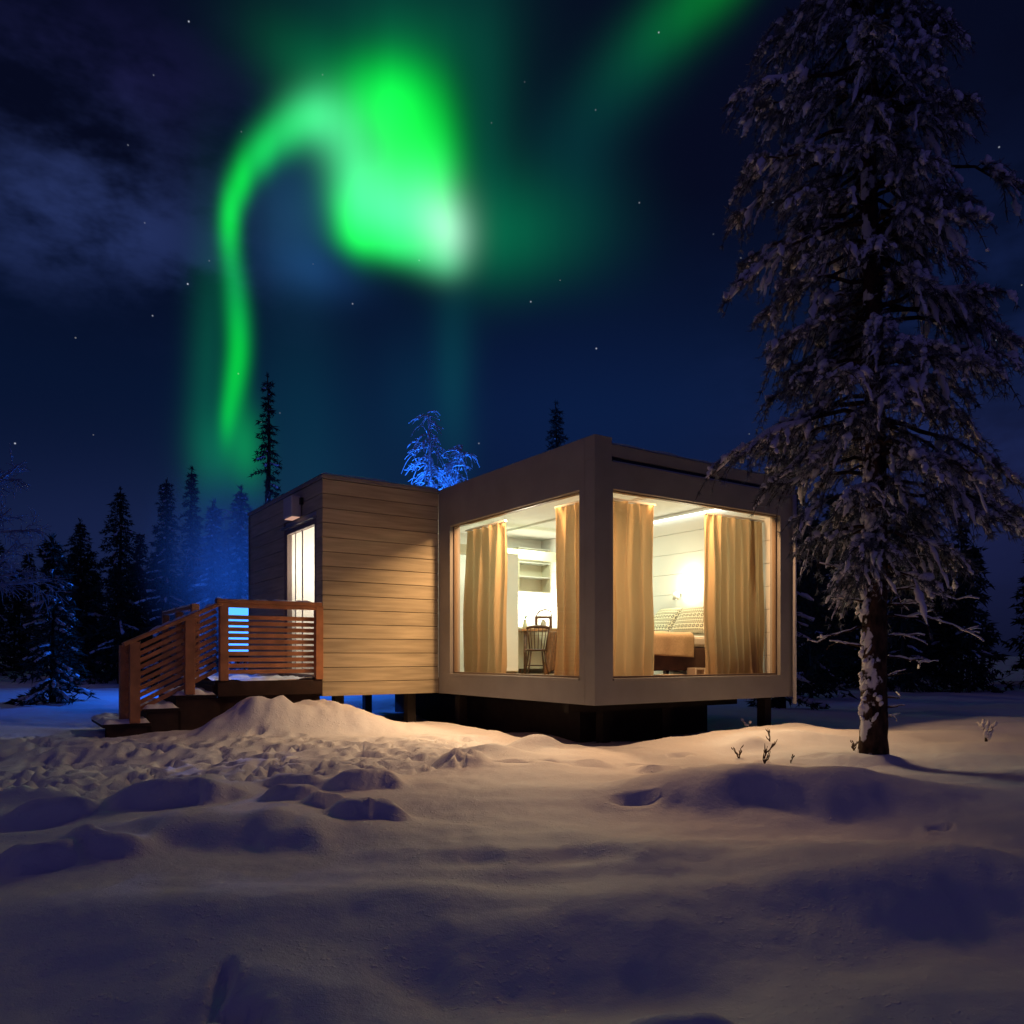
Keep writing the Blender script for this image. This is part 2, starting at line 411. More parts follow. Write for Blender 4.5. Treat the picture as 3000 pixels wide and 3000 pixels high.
def bark_mat(name, snowy):
    m = bpy.data.materials.new(name); m.use_nodes = True
    nt = m.node_tree; b = nt.nodes['Principled BSDF']; b.inputs['Roughness'].default_value = .85
    b.inputs['Specular IOR Level'].default_value = .15
    tc = nt.nodes.new('ShaderNodeTexCoord')
    mp = nt.nodes.new('ShaderNodeMapping'); mp.inputs['Scale'].default_value = (9, 9, 4)
    n = nt.nodes.new('ShaderNodeTexNoise'); n.inputs['Scale'].default_value = 1.6; n.inputs['Detail'].default_value = 6
    r = nt.nodes.new('ShaderNodeValToRGB'); r.color_ramp.elements[0].color = (.012, .008, .006, 1); r.color_ramp.elements[1].color = (.10, .055, .035, 1)
    r.color_ramp.elements[0].position = .35; r.color_ramp.elements[1].position = .7
    nt.links.new(tc.outputs['Object'], mp.inputs[0]); nt.links.new(mp.outputs[0], n.inputs['Vector']); nt.links.new(n.outputs['Fac'], r.inputs[0])
    bp = nt.nodes.new('ShaderNodeBump'); bp.inputs['Distance'].default_value = .03; nt.links.new(n.outputs['Fac'], bp.inputs['Height'])
    nt.links.new(bp.outputs[0], b.inputs['Normal'])
    if snowy:                                   # snow blown into the bark, thickest on the windward (left) side
        n2 = nt.nodes.new('ShaderNodeTexNoise'); n2.inputs['Scale'].default_value = 7.0; n2.inputs['Detail'].default_value = 5
        nt.links.new(tc.outputs['Object'], n2.inputs['Vector'])
        g = nt.nodes.new('ShaderNodeNewGeometry')
        dt = nt.nodes.new('ShaderNodeVectorMath'); dt.operation = 'DOT_PRODUCT'; dt.inputs[1].default_value = (-.9, -.15, .3)
        nt.links.new(g.outputs['Normal'], dt.inputs[0])
        ma = nt.nodes.new('ShaderNodeMath'); ma.operation = 'MULTIPLY_ADD'; ma.inputs[1].default_value = .17
        nt.links.new(dt.outputs['Value'], ma.inputs[0]); nt.links.new(n2.outputs['Fac'], ma.inputs[2])
        mr = nt.nodes.new('ShaderNodeMapRange'); mr.inputs[1].default_value = .64; mr.inputs[2].default_value = .69
        nt.links.new(ma.outputs[0], mr.inputs[0])
        mx = nt.nodes.new('ShaderNodeMixRGB'); mx.inputs[2].default_value = (.72, .72, .76, 1)
        nt.links.new(mr.outputs[0], mx.inputs[0]); nt.links.new(r.outputs[0], mx.inputs[1]); nt.links.new(mx.outputs[0], b.inputs['Base Color'])
    else:
        nt.links.new(r.outputs[0], b.inputs['Base Color'])
    return m

SNOW = snow_mat('snow')
SNOWC = snow_mat('clinging_snow', False)
BARK = bark_mat('bark', False); BARKS = bark_mat('snowy_bark', True)
NEEDLE = mat('needles', (.035, .05, .035), .7, noise=(3, 3, .5, (1, 1, 1)), spec=.2)
FROSTN = mat('frosted_needles', (.18, .20, .215), .8, noise=(7, 4, .7, (1, 1, 1)), spec=.2)
FROSTD = mat('dimmed_hoarfrost', (.30, .33, .40), .8, noise=(9, 3, .3, (1, 1, 1)), spec=.2)  # hoarfrost darkened in colour to dim the birch at the left
FROST = mat('hoarfrost', (.72, .74, .78), .8, noise=(9, 3, .2, (1, 1, 1)), spec=.2)
PAINT = mat('painted_panel', (.27, .258, .24), .6, noise=(2.2, 6, .10, (1, 1, 1)), bump=(60, .12, .004))
BOARD = mat('painted_boards', (.44, .375, .25), .6, noise=(3.0, 6, .20, (.5, .5, 7)), bump=(40, .2, .005), island=.22)
GROOVE = mat('dark_groove', (.05, .04, .035), .9)
METAL = mat('dark_metal', (.05, .05, .055), .28, .85)
STEEL = mat('steel', (.55, .55, .56), .3, 1.0)
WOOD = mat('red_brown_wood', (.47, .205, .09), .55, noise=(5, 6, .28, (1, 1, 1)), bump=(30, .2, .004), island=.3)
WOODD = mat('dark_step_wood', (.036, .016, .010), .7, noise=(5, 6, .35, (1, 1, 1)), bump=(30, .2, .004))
WHITE = mat('white_interior_paint', (.74, .74, .70), .6, noise=(1.5, 3, .03, (1, 1, 1)))
FLOORW = mat('wood_floor', (.24, .14, .07), .35, noise=(4, 5, .2, (1, 8, 1)))
CREAM = mat('cream_cabinet', (.60, .54, .40), .5, noise=(2, 3, .05, (1, 1, 1)))
GLASS = thin_glass('window_glass')
CURT = cloth('curtain_cloth', (.48, .36, .215), (.60, .43, .235), .40)
LINEN = mat('linen', (.78, .77, .70), .9, bump=(90, .2, .003))
SKIRT = mat('brown_bed_skirt', (.075, .04, .022), .85, noise=(8, 4, .2, (1, 1, 1)))
DARKW = mat('dark_chair_wood', (.075, .028, .012), .45, noise=(6, 5, .3, (1, 1, 6)))
TABLEW = mat('table_wood', (.34, .17, .075), .4, noise=(4, 5, .25, (1, 6, 1)))
THROW = mat('beige_throw', (.55, .43, .27), .9, noise=(50, 2, .12, (1, 1, 1)), bump=(80, .4, .004))
COAT = mat('brown_fabric', (.22, .11, .055), .9, noise=(20, 3, .2, (1, 1, 1)))
GREEN = mat('leaf', (.06, .12, .03), .6)
STRAW = mat('dry_stalk', (.08, .05, .03), .8)
GREYPL = mat('grey_plastic', (.5, .5, .53), .5)

# ------------------------------------------------------------------ noise for the terrain
def vnoise(x, y, seed):
    xi, yi = np.floor(x).astype(np.int64), np.floor(y).astype(np.int64)
    fx, fy = x - xi, y - yi
    fx = fx * fx * fx * (fx * (fx * 6 - 15) + 10); fy = fy * fy * fy * (fy * (fy * 6 - 15) + 10)
    def h(a, b):
        n = (a * 374761393 + b * 668265263 + seed * 1442695041) & 0xFFFFFFFF
        n = ((n ^ (n >> 13)) * 1274126177) & 0xFFFFFFFF
        return ((n ^ (n >> 16)) & 0xFFFF) / 65535.0
    a = h(xi, yi) * (1 - fx) + h(xi + 1, yi) * fx
    b = h(xi, yi + 1) * (1 - fx) + h(xi + 1, yi + 1) * fx
    return (a * (1 - fy) + b * fy) * 2 - 1
def smooth(a, b, x):
    t = np.clip((x - a) / (b - a), 0, 1); return t * t * (3 - 2 * t)
def gpos(px, py, z=0.08):
    Y = F * (EYE - z) / (py - HOR)
    return (px - 1500.0) / F * Y, Y

rs = np.random.RandomState(11)
PRINTS = []
for _ in range(640):                                    # trampled snow between the steps and the cabin
    px = rs.uniform(-150, 1420); py = rs.uniform(2168, 2330)
    lim = 2330 - 0.075 * max(px - 500, 0) if px > 500 else 2330 + 0.10 * (500 - px)
    if py > lim or (560 < px < 1150 and py < 2178):
        continue
    x, y = gpos(px, py)
    PRINTS.append((x, y, rs.uniform(.07, .16), rs.uniform(.035, .075), rs.normal(.6, .8), rs.uniform(.02, .085)))
for (px, py, a, b, ang, d) in [(2000, 2215, .16, .07, .4, .10), (1990, 2262, .22, .09, .2, .10), (1870, 2245, .14, .06, 0, .06), (1500, 2262, .2, .06, 0, .07),
                               (1640, 2255, .3, .05, 0, .07), (1850, 2200, .14, .05, .1, .05), (2755, 2412, .07, .05, 0, .07), (1860, 2362, .17, .06, 0, .05),
                               (2400, 2230, .2, .05, 0, .05), (2100, 2262, .16, .05, 0, .05), (2320, 2252, .12, .04, 0, .05), (2230, 2265, .14, .05, 0, .05),
                               (655, 2800, .035, .10, .2, .05), (690, 2858, .11, .035, -.35, .05), (750, 2878, .06, .03, -.3, .03)]:
    x, y = gpos(px, py)
    PRINTS.append((x, y, a, b, ang, d))
# hollows and drifts of the foreground: (px, py, half width, half depth, height, sharp side)
# steep little edges that face the open snow: (px, row of the foot, half width, height, run of the face, length of the back)
SCARPS = [(480, 2385, .46, .19, .16, .5), (850, 2348, .25, .12, .11, .3), (1060, 2350, .27, .15, .12, .3), (850, 2392, .22, .11, .07, .12), (960, 2412, .16, .10, .06, .12), (1075, 2436, .24, .14, .07, .14),
          (90, 2552, .25, .12, .10, .2), (290, 2530, .24, .11, .10, .2), (600, 2490, .45, .075, .30, .6), (790, 2530, .26, .06, .22, .4), (2350, 2400, 1.0, .085, .40, .9), (1350, 2278, .22, .13, .1, .25),
          (1600, 2880, .62, .06, .34, .5), (2860, 2740, .66, .085, .6, .8), (2020, 3050, .17, .085, .12, .12), (600, 2950, .6, .045, .3, .5), (2240, 2262, .10, .05, .05, .1),
          (1950, 2290, .22, .08, .08, .15), (1700, 2275, .35, .06, .06, .15), (1620, 2560, .9, .07, .25, .4), (130, 2400, .3, .12, .1, .2), (2560, 2262, .35, .06, .08, .3)]
DRIFTS = [
          (1575, 2200, .30, .26, .19), (1450, 2230, .34, .18, .10), (1350, 2262, .22, .12, .11), (1680, 2215, .3, .15, .06),
          (2350, 2335, 1.5, .32, .13), (2330, 2420, 1.4, .4, -.05), (2900, 2590, 1.0, .5, .07), (2880, 2740, .9, .45, -.06), (1640, 2550, 1.0, .16, .05),
          (1900, 2660, .9, .3, .05), (1600, 2800, .7, .24, -.09), (400, 2640, .9, .3, .04),
          (500, 2900, .9, .3, -.05), (1200, 2620, .8, .22, .04), (2560, 2235, .45, .28, .08), (2300, 2180, .8, .35, .10), (2200, 2195, .22, .12, .12),
          (2900, 2195, .7, .3, .10), (2240, 2262, .2, .1, .05), (130, 2330, .4, .2, .09), (60, 2390, .35, .15, -.10)]
def ground_z(x, y):
    x = np.asarray(x, dtype=np.float64); y = np.asarray(y, dtype=np.float64)
    z = 0.02 + 0.10 * smooth(2.5, 9, y) + 0.10 * smooth(12, 40, y)
    far = smooth(10, 18, y)
    z = z + 0.060 * vnoise(x * .55 + 3, y * .8, 1) * (1 - .3 * far) + 0.034 * vnoise(x * 1.3, y * 1.9, 2) * (1 - .5 * far) + 0.013 * vnoise(x * 3.1, y * 4.2, 3)
    z = z + 0.18 * far * vnoise(x * .16, y * .16, 4)
    z = z + 0.004 * vnoise(x * 11, y * 13, 6) + .0025 * vnoise(x * 25, y * 29, 7)
    for (px, py, w, d, h) in DRIFTS:
        cx_, cy_ = gpos(px, py)
        q = ((x - cx_) / w) ** 2 + ((y - cy_) / d) ** 2
        # steeper on the side towards the open snow
        z = z + h * np.exp(-q) * 1.0
    for (px, py, w, h, d, lb) in SCARPS:
        cx_, cy_ = gpos(px, py, .03)
        wv = .16 * vnoise(x * 2.3 + px, y * 0 + 1.7, 12) + .09 * vnoise(x * 6 + px, y * 0 + 4.1, 13)
        t = y - cy_ - wv * min(1, d * 6)
        z = z + h * np.exp(-((x - cx_) / w) ** 4) * smooth(0, d, t) * np.exp(-(np.maximum(t - d, 0) / lb) ** 2)
    # heap shovelled off the deck
    dx, dy = x - C0.x, y - C0.y
    uu = dx * R2.x + dy * R2.y; vv = dx * L2.x + dy * L2.y
    heap = np.zeros_like(z)
    for (u, v, su, sv, h) in [(-2.12, 3.32, .48, .40, .46), (-2.75, 3.30, .50, .38, .34), (-1.72, 3.15, .50, .42, .24), (-3.15, 3.15, .45, .38, .20), (-2.4, 2.9, .7, .40, .16), (-1.2, 2.95, .5, .45, .06)]:
        q = ((uu - u) / su) ** 2 + ((vv - v) / sv) ** 2
        heap = heap + h * np.exp(-q ** 1.3)
    heap = .47 * (1 - np.exp(-heap / .30))
    z = z + heap * (1 + .16 * vnoise(x * 2.6, y * 2.6, 8) + .11 * vnoise(x * 7, y * 5, 9) + .05 * vnoise(x * 17, y * 13, 10))
    # hollow under the cabin
    dx, dy = x - C0.x, y - C0.y
    uu = dx * R2.x + dy * R2.y; vv = dx * L2.x + dy * L2.y
    ins = smooth(-.25, .25, uu) * smooth(4.1, 3.6, uu) * smooth(-.25, .2, vv) * smooth(8, 7.4, vv)
    ins2 = smooth(-2.0, -1.5, uu) * smooth(.3, 0, uu) * smooth(3.6, 4.1, vv) * smooth(8, 7.4, vv)
    z = z - .16 * np.clip(ins + ins2, 0, 1)
    for (cx_, cy_, a, b, ang, d) in PRINTS:
        m = (np.abs(x - cx_) < .6) & (np.abs(y - cy_) < .6)
        if not m.any():
            continue
        ddx, ddy = x[m] - cx_, y[m] - cy_
        p = (ddx * math.cos(ang) + ddy * math.sin(ang)) / a; q = (-ddx * math.sin(ang) + ddy * math.cos(ang)) / b
        r2 = p * p + q * q
        z[m] += -d * np.exp(-r2 ** 2.4) + .16 * d * np.exp(-((np.sqrt(r2) - 1.55) / .4) ** 2)
    return z
def gz(x, y):
    return float(ground_z(np.array([x]), np.array([y]))[0])

NR, NC = 1000, 860
rr = np.geomspace(2.2, 600.0, NR)
ss = np.linspace(-1.25, 1.25, NC)
ss = np.sign(ss) * (np.abs(ss) * .75 + .25 * np.abs(ss) ** 2)
YY = (rr - 5.0)[:, None] + 0 * ss[None, :]
XX = rr[:, None] * ss[None, :]
ZZ = ground_z(XX.ravel(), YY.ravel()).reshape(XX.shape)
g = MB(); g.grid(np.stack([XX, YY, ZZ], axis=-1))
ground = g.build('snow_ground', SNOW, smooth=True)
ground['kind'] = 'structure'

# ------------------------------------------------------------------ cabin
ZB, ZT, ZF, ZC = .56, 3.74, .80, 3.50           # underside, top, floor, ceiling
WU0, WU1, WZ0, WZ1 = .29, 3.43, .87, 3.13
cabin = empty('cabin', (C0.x, C0.y, 0), ROT)
tag(cabin, 'low flat roofed cabin of two pale boxes with large lit corner windows', 'cabin')
W3 = 3.77
b = MB(); b.frame('v', (0.0, W3, ZB, 3.46), (WU0, WU1, WZ0, WZ1), 0.0, .18); b.build('front_wall', PAINT, cabin, bevel=.006)
b = MB(); b.frame('u', (.18, W3 - .001, ZB, ZT), (.285, 3.41, WZ0, WZ1), 0.0, .18); b.build('side_wall', PAINT, cabin, bevel=.006)
for (x0, x1) in ((0, .27), (W3 - .16, W3)):
    b = MB(); b.box(x0, x1, 0.0, .18, 3.46, ZT); b.build('corner_post', PAINT, cabin, bevel=.006)
b = MB(); b.box(-.003, .262, -.009, -.0008, ZB + .003, ZT - .004); b.build('corner_board', PAINT, cabin, bevel=.003)
b = MB(); b.box(.27, W3 - .16, .06, .16, 3.46, 3.525); b.build('gutter', METAL, cabin, bevel=.006)
b = MB(); b.box(.30, W3 - .2, .012, .03, 3.462, 3.474); b.build('gutter_lip', STEEL, cabin)
b = MB(); b.box(.27, W3 - .16, .03, .179, 3.525, 3.675); b.build('fascia', PAINT, cabin, bevel=.006)
b = MB(); b.box(W3 - .18, W3, .18, 7.35, ZB, ZT); b.build('outer_wall', PAINT, cabin)
b = MB(); b.box(-1.89, W3 - .18, 7.35, 7.53, ZB, ZT); b.build('back_wall', BOARD, cabin)
b = MB(); b.box(.18, W3 - .18, .18, 7.35, ZB, ZF); b.build('floor', FLOORW, cabin)
b = MB(); b.box(.18, W3 - .18, .18, 7.35, ZC, 3.70); b.build('roof', WHITE, cabin)
b = MB(); b.box(-1.70, .18, W3 + .14, 7.35, ZB, ZF); b.build('entry_floor', FLOORW, cabin)
b = MB(); b.box(-1.70, .18, W3 + .14, 7.35, ZC, 3.70); b.build('entry_roof', WHITE, cabin)
# boarded front and side of the smaller box
BZ = [ZB + .002 + i * .2085 for i in range(16)]
def boards(plane, a0, a1, t0, t1, name, holes=None):
    m = MB()
    for i in range(15):
        z0, z1 = BZ[i], BZ[i + 1] - .008
        segs = [(a0, a1)]
        if holes and z0 < holes[3] and z1 > holes[2]:
            segs = [(a0, holes[0]), (holes[1], a1)]
        for (s0, s1) in segs:
            if plane == 'v': m.box(s0, s1, t0, t1, z0, z1)
            else: m.box(t0, t1, s0, s1, z0, z1)
    return m.build(name, BOARD, cabin, bevel=.005)
boards('v', -1.89, -.002, W3, W3 + .03, 'front_cladding')
b = MB(); b.box(-1.86, 0, W3 + .03, W3 + .14, ZB, 3.69); b.build('entry_front_wall', GROOVE, cabin)
b = MB(); b.box(-1.895, -.001, W3 - .012, W3 + .14, 3.692, 3.75); b.build('roof_trim', PAINT, cabin, bevel=.005)
b = MB(); b.box(-1.903, -1.70, W3 + .14, 7.53, 3.692, 3.75); b.build('roof_trim', PAINT, cabin, bevel=.005)
DV0, DV1, DZ1 = W3 + .25, W3 + 1.72, 3.15        # door opening on the left side
boards('u', W3 + .031, 7.53, -1.89, -1.86, 'side_cladding', (DV0, DV1, ZF, DZ1))
b = MB(); b.frame('u', (W3 + .14, 7.35, ZB, 3.69), (DV0, DV1, ZF + .01, DZ1), -1.86, -1.70); b.build('entry_side_wall', WHITE, cabin)
# thin snow on the roofs
def slab_snow(u0, u1, v0, v1, z, h, name='roof_snow'):
    nu, nv = 60, 60
    us = np.linspace(u0, u1, nu); vs = np.linspace(v0, v1, nv)
    U, V = np.meshgrid(us, vs, indexing='ij')
    e = np.minimum(np.minimum(U - u0, u1 - U), np.minimum(V - v0, v1 - V))
    Z = z + h * smooth(-.02, .12, e) * (1 + .4 * vnoise(U * 3, V * 3, 21)) - .004
    m = MB(); m.grid(np.stack([U, V, Z], -1)); return m.build(name, SNOW, cabin, smooth=True)
slab_snow(.02, W3 - .02, .03, 7.5, 3.679, .06)
slab_snow(-1.905, 0.0, W3 - .016, 7.5, 3.752, .06)
# windows
WFRAME = mat('window_frame_paint', (.22, .16, .11), .4)
def window(plane, a0, a1):
    w = MB(); w.frame(plane, (a0, a1, WZ0, WZ1), (a0 + .03, a1 - .03, WZ0 + .03, WZ1 - .014), .06, .12)
    wo_ = w.build('window', WFRAME, cabin, bevel=.004)
    p = MB()
    if plane == 'v': p.box(a0 + .03, a1 - .03, .085, .095, WZ0 + .03, WZ1 - .014)
    else: p.box(.085, .095, a0 + .03, a1 - .03, WZ0 + .03, WZ1 - .014)
    p.build('pane', GLASS, wo_)
    s = MB()
    if plane == 'v': s.box(a0 - .01, a1 + .01, -.025, .06, WZ0 - .022, WZ0 + .004)
    else: s.box(-.025, .06, a0 - .01, a1 + .01, WZ0 - .022, WZ0 + .004)
    s.build('sill', PAINT, wo_, bevel=.004)
window('v', WU0, WU1); window('u', .285, 3.41)
b = MB(); b.tube([(W3 - .09, -.05, ZB - .1), (W3 - .09, -.05, 3.44)], .028, 10); b.build('downpipe', GREYPL, cabin, smooth=True)
# piers
PIER = mat('dark_timber', (.022, .016, .013), .85, noise=(6, 4, .3, (1, 1, 1)))
for (u, v) in ((1.0, 1.0), (2.0, .9), (W3 - .25, .35), (.35, W3 - .1), (-.35, W3 + .3), (-1.5, W3 + .4), (W3 - .25, 3.6), (1.9, 3.6), (-1.5, 7.2), (.3, 7.2), (W3 - .3, 7.2)):
    p = loc(u, v); zb = gz(p.x, p.y) - .15
    b = MB(); b.box(u - .07, u + .07, v - .07, v + .07, zb, ZB); b.build('pier', PIER, cabin)
b = MB(); b.box(.25, W3 - .3, .8, .9, ZB - .14, ZB); b.build('floor_beam', PIER, cabin)
b = MB(); b.box(.85, W3 - .45, 1.25, 1.30, -.2, ZB); b.build('dark_backing', PIER, cabin)  # dark sheets added to keep the gap under the cabin black
b = MB(); b.box(.80, .849, 1.25, 7.0, -.2, ZB); b.build('dark_backing', PIER, cabin)
b = MB(); b.box(.8, .9, .95, 7.2, ZB - .14, ZB); b.build('floor_beam', PIER, cabin)
# interior: panelled right wall, back wall, ceiling trims, hollow wall above the kitchen
m = MB()
for i in range(8):
    z0 = ZF + .02 + i * .335
    m.box(W3 - .205, W3 - .18, .19, 5.9, z0, min(z0 + .330, ZC - .003))
m.build('wall_panelling', WHITE, cabin, bevel=.004)
b = MB(); b.box(.18, W3 - .18, 5.9, 6.02, ZF, ZC); b.build('inner_wall', WHITE, cabin)
b = MB(); b.box(.8, W3 - .21, 4.9, 5.02, 2.95, 3.12); b.build('beam', CREAM, cabin)
b = MB(); b.box(.2, W3 - .21, .62, .68, ZC - .035, ZC - .002); b.build('ceiling_trim', WHITE, cabin)
b = MB(); b.box(2.2, 2.26, .69, 5.8, ZC - .035, ZC - .002); b.build('ceiling_trim', WHITE, cabin)
b = MB(); b.box(.07, .13, W3 + .14, 7.35, ZF, ZC); b.build('inner_wall', WHITE, cabin)
b = MB(); b.box(-1.70, .07, W3 + 2.1, W3 + 2.2, ZF, ZC); b.build('inner_wall', WHITE, cabin)
# door
door = MB(); door.frame('u', (DV0, DV1, ZF + .01, DZ1), (DV0 + .10, DV1 - .13, ZF + .07, DZ1 - .07), -1.885, -1.80)
do = door.build('door', mat('door_frame', (.20, .15, .14), .5), cabin, bevel=.006)
for (a, w) in ((DV0 + .66, .03), (DV0 + .98, .02)):
    b = MB(); b.box(-1.868, -1.853, a, a + w, ZF + .08, DZ1 - .08); b.build('stile', mat('stile', (.72, .70, .64), .5), do, bevel=.004)
b = MB(); b.box(-1.85, -1.842, DV0 + .10, DV1 - .13, ZF + .07, DZ1 - .07); b.build('pane', GLASS, do)
b = MB(); b.bar((-1.90, DV1 - .07, 1.93), (-1.95, DV1 - .07, 1.93), .03, .03); b.bar((-1.95, DV1 - .08, 1.93), (-1.95, DV1 + .06, 1.93), .03, .03); b.build('handle', METAL, do, bevel=.005)
b = MB(); b.box(-1.95, -1.885, DV0 - .02, DV1 + .02, DZ1 + .005, DZ1 + .04); b.build('drip_cap', STEEL, do)

# lamp over the door
wl_ = empty('wall_lamp', loc(-1.89, W3 + 1.05, 3.22), ROT)
tag(wl_, 'boxy white wall lamp above the glazed door', 'wall lamp')
b = MB(); b.box(-.17, -.01, -.2, .2, .04, .36); b.build('housing', GREYPL, wl_, bevel=.02)
b = MB(); b.box(-.15, -.03, -.17, .17, .032, .039); b.build('diffuser', emit('lamp_glow', (1, .55, .4), .6), wl_)
b = MB(); b.box(-.05, -.002, -.26, -.201, .22, .32); b.build('bracket', METAL, wl_)

# ------------------------------------------------------------------ lights inside the rooms
def area(name, u, v, z, sx, sy, power, col, target):
    d = bpy.data.lights.new(name, 'AREA'); d.shape = 'RECTANGLE'; d.size = sx; d.size_y = sy; d.energy = power; d.color = col
    o = bpy.data.objects.new(name, d); COL.objects.link(o)
    p = loc(u, v, z); o.location = p
    t = loc(*target); q = (t - p).to_track_quat('-Z', 'X'); o.rotation_euler = q.to_euler()
    return o
def point(name, p, power, col, r=.06):
    d = bpy.data.lights.new(name, 'POINT'); d.energy = power; d.color = col; d.shadow_soft_size = r
    o = bpy.data.objects.new(name, d); COL.objects.link(o); o.location = p; return o
WARM = (1.0, .66, .36); COOL = (.82, 1.0, .76)
# strips in the heads of the two windows, between pane and curtain
area('window_head_light', 1.84, .36, 3.345, .22, .95, 172, (1, .55, .26), (1.84, -2.4, .6))
area('window_head_light', .37, 1.87, 3.33, .22, 1.1, 230, (1, .56, .27), (-2.4, 1.87, .6))
area('ceiling_light', 1.9, 2.2, 3.44, .6, .6, 42, COOL, (1.9, 2.2, 0))
area('ceiling_light', 2.4, 4.6, 3.44, .6, .6, 60, COOL, (2.4, 4.6, 0))
point('bed_light', loc(3.42, 1.78, 2.30), 22, (1, .84, .56), .05)
point('kitchen_light', loc(3.0, 5.6, 2.05), 66, (1, .90, .72), .05)
point('entry_light', loc(-1.2, W3 + 1.3, 2.6), 70, (1, .84, .68), .1)

def led(name_label, u0, u1, v0, v1, z0, z1, k, col):
    p = loc((u0 + u1) / 2, (v0 + v1) / 2, (z0 + z1) / 2)
    o = empty('led_strip', p, ROT); tag(o, name_label, 'led strip')
    du, dv, dz = (u1 - u0) / 2, (v1 - v0) / 2, (z1 - z0) / 2
    b = MB(); b.box(-du, du, -dv, dv, -dz, dz); b.build('light_bar', emit('led', col, k), o)
    b = MB(); b.box(-du - .004, du + .004, -dv - .02, dv + .02, dz + .001, dz + .012); b.build('mount', WHITE, o)
    return o
led('glowing light strip along the top of the bed wall', W3 - .26, W3 - .23, .7, 5.0, 3.40, 3.43, 4.0, (.9, 1, .9))
led('glowing light strip on the ceiling above the table', 1.0, 1.05, 2.3, 3.9, 3.43, 3.46, 4.0, (.9, 1, .95))

# ------------------------------------------------------------------ curtains
def curtain(label, plane, a0, a1, nfold, amp, seed, flare=0.0, gather=None):
    rnd = random.Random(seed)
    na, nz_ = nfold * 14, 44
    ph = [rnd.uniform(-.5, .5) for _ in range(nfold + 2)]
    am = [rnd.uniform(.55, 1.25) for _ in range(nfold + 2)]
    P = np.zeros((na + 1, nz_ + 1, 3))
    zt, zb = 3.10, ZF + .03
    w = a1 - a0
    for i in range(na + 1):
        t = i / na
        k = t * nfold; ki = int(min(k, nfold - 1)); fr = k - ki
        for j in range(nz_ + 1):
            h = j / nz_                       # 0 top, 1 bottom
            a = a0 + w * t + flare * (t - .5) * h + .02 * math.sin(9 * h + seed) * h
            A = amp * (am[ki] * (1 - fr) + am[ki + 1] * fr) * (.45 + .55 * h)
            d = A * math.sin(2 * math.pi * (k + .35 * ph[ki] * h)) + .35 * A * math.sin(2 * math.pi * 2.0 * k + seed) * max(0, 1 - h * 7) + .02 * math.sin(3.1 * k + 4 * h)
            if h > .93: d += .03 * math.sin(5.2 * k + seed) * (h - .93) / .07
            P[i, j] = (a, d, zt - (zt - zb) * h)
    m = MB()
    c = loc((a0 + a1) / 2, .40) if plane == 'v' else loc(.40, (a0 + a1) / 2)
    o = empty('curtain', (c.x, c.y, zb), ROT)
    tag(o, label, 'curtain', 'curtains at the two big windows')
    P[:, :, 0] -= (a0 + a1) / 2; P[:, :, 2] -= zb
    if plane == 'u':
        P = np.stack([P[:, :, 1], P[:, :, 0], P[:, :, 2]], -1)
    m.grid(P); m.build('drape', CURT, o, smooth=True)
    r = MB()
    hw = w / 2 + .03
    if plane == 'v': r.box(-hw, hw, -.02, .02, zt - zb + .003, zt - zb + .028)
    else: r.box(-.02, .02, -hw, hw, zt - zb + .003, zt - zb + .028)
    r.build('track', WHITE, o)
    return o
curtain('long beige curtain at the far left end of the kitchen side window', 'u', 2.50, 3.56, 5, .10, 3)
curtain('narrow beige curtain beside the table at the near corner post', 'u', .42, 1.24, 4, .09, 5)
curtain('orange beige curtain left of the bed with rumpled hem', 'v', .44, 1.335, 4, .09, 8, flare=.05)
curtain('wide yellow lit pleated curtain right of the bed', 'v', 2.345, 3.36, 7, .085, 12)
curtain('brown shaded end piece of curtain at the right edge of the front window', 'v', 3.30, 3.54, 3, .035, 15)

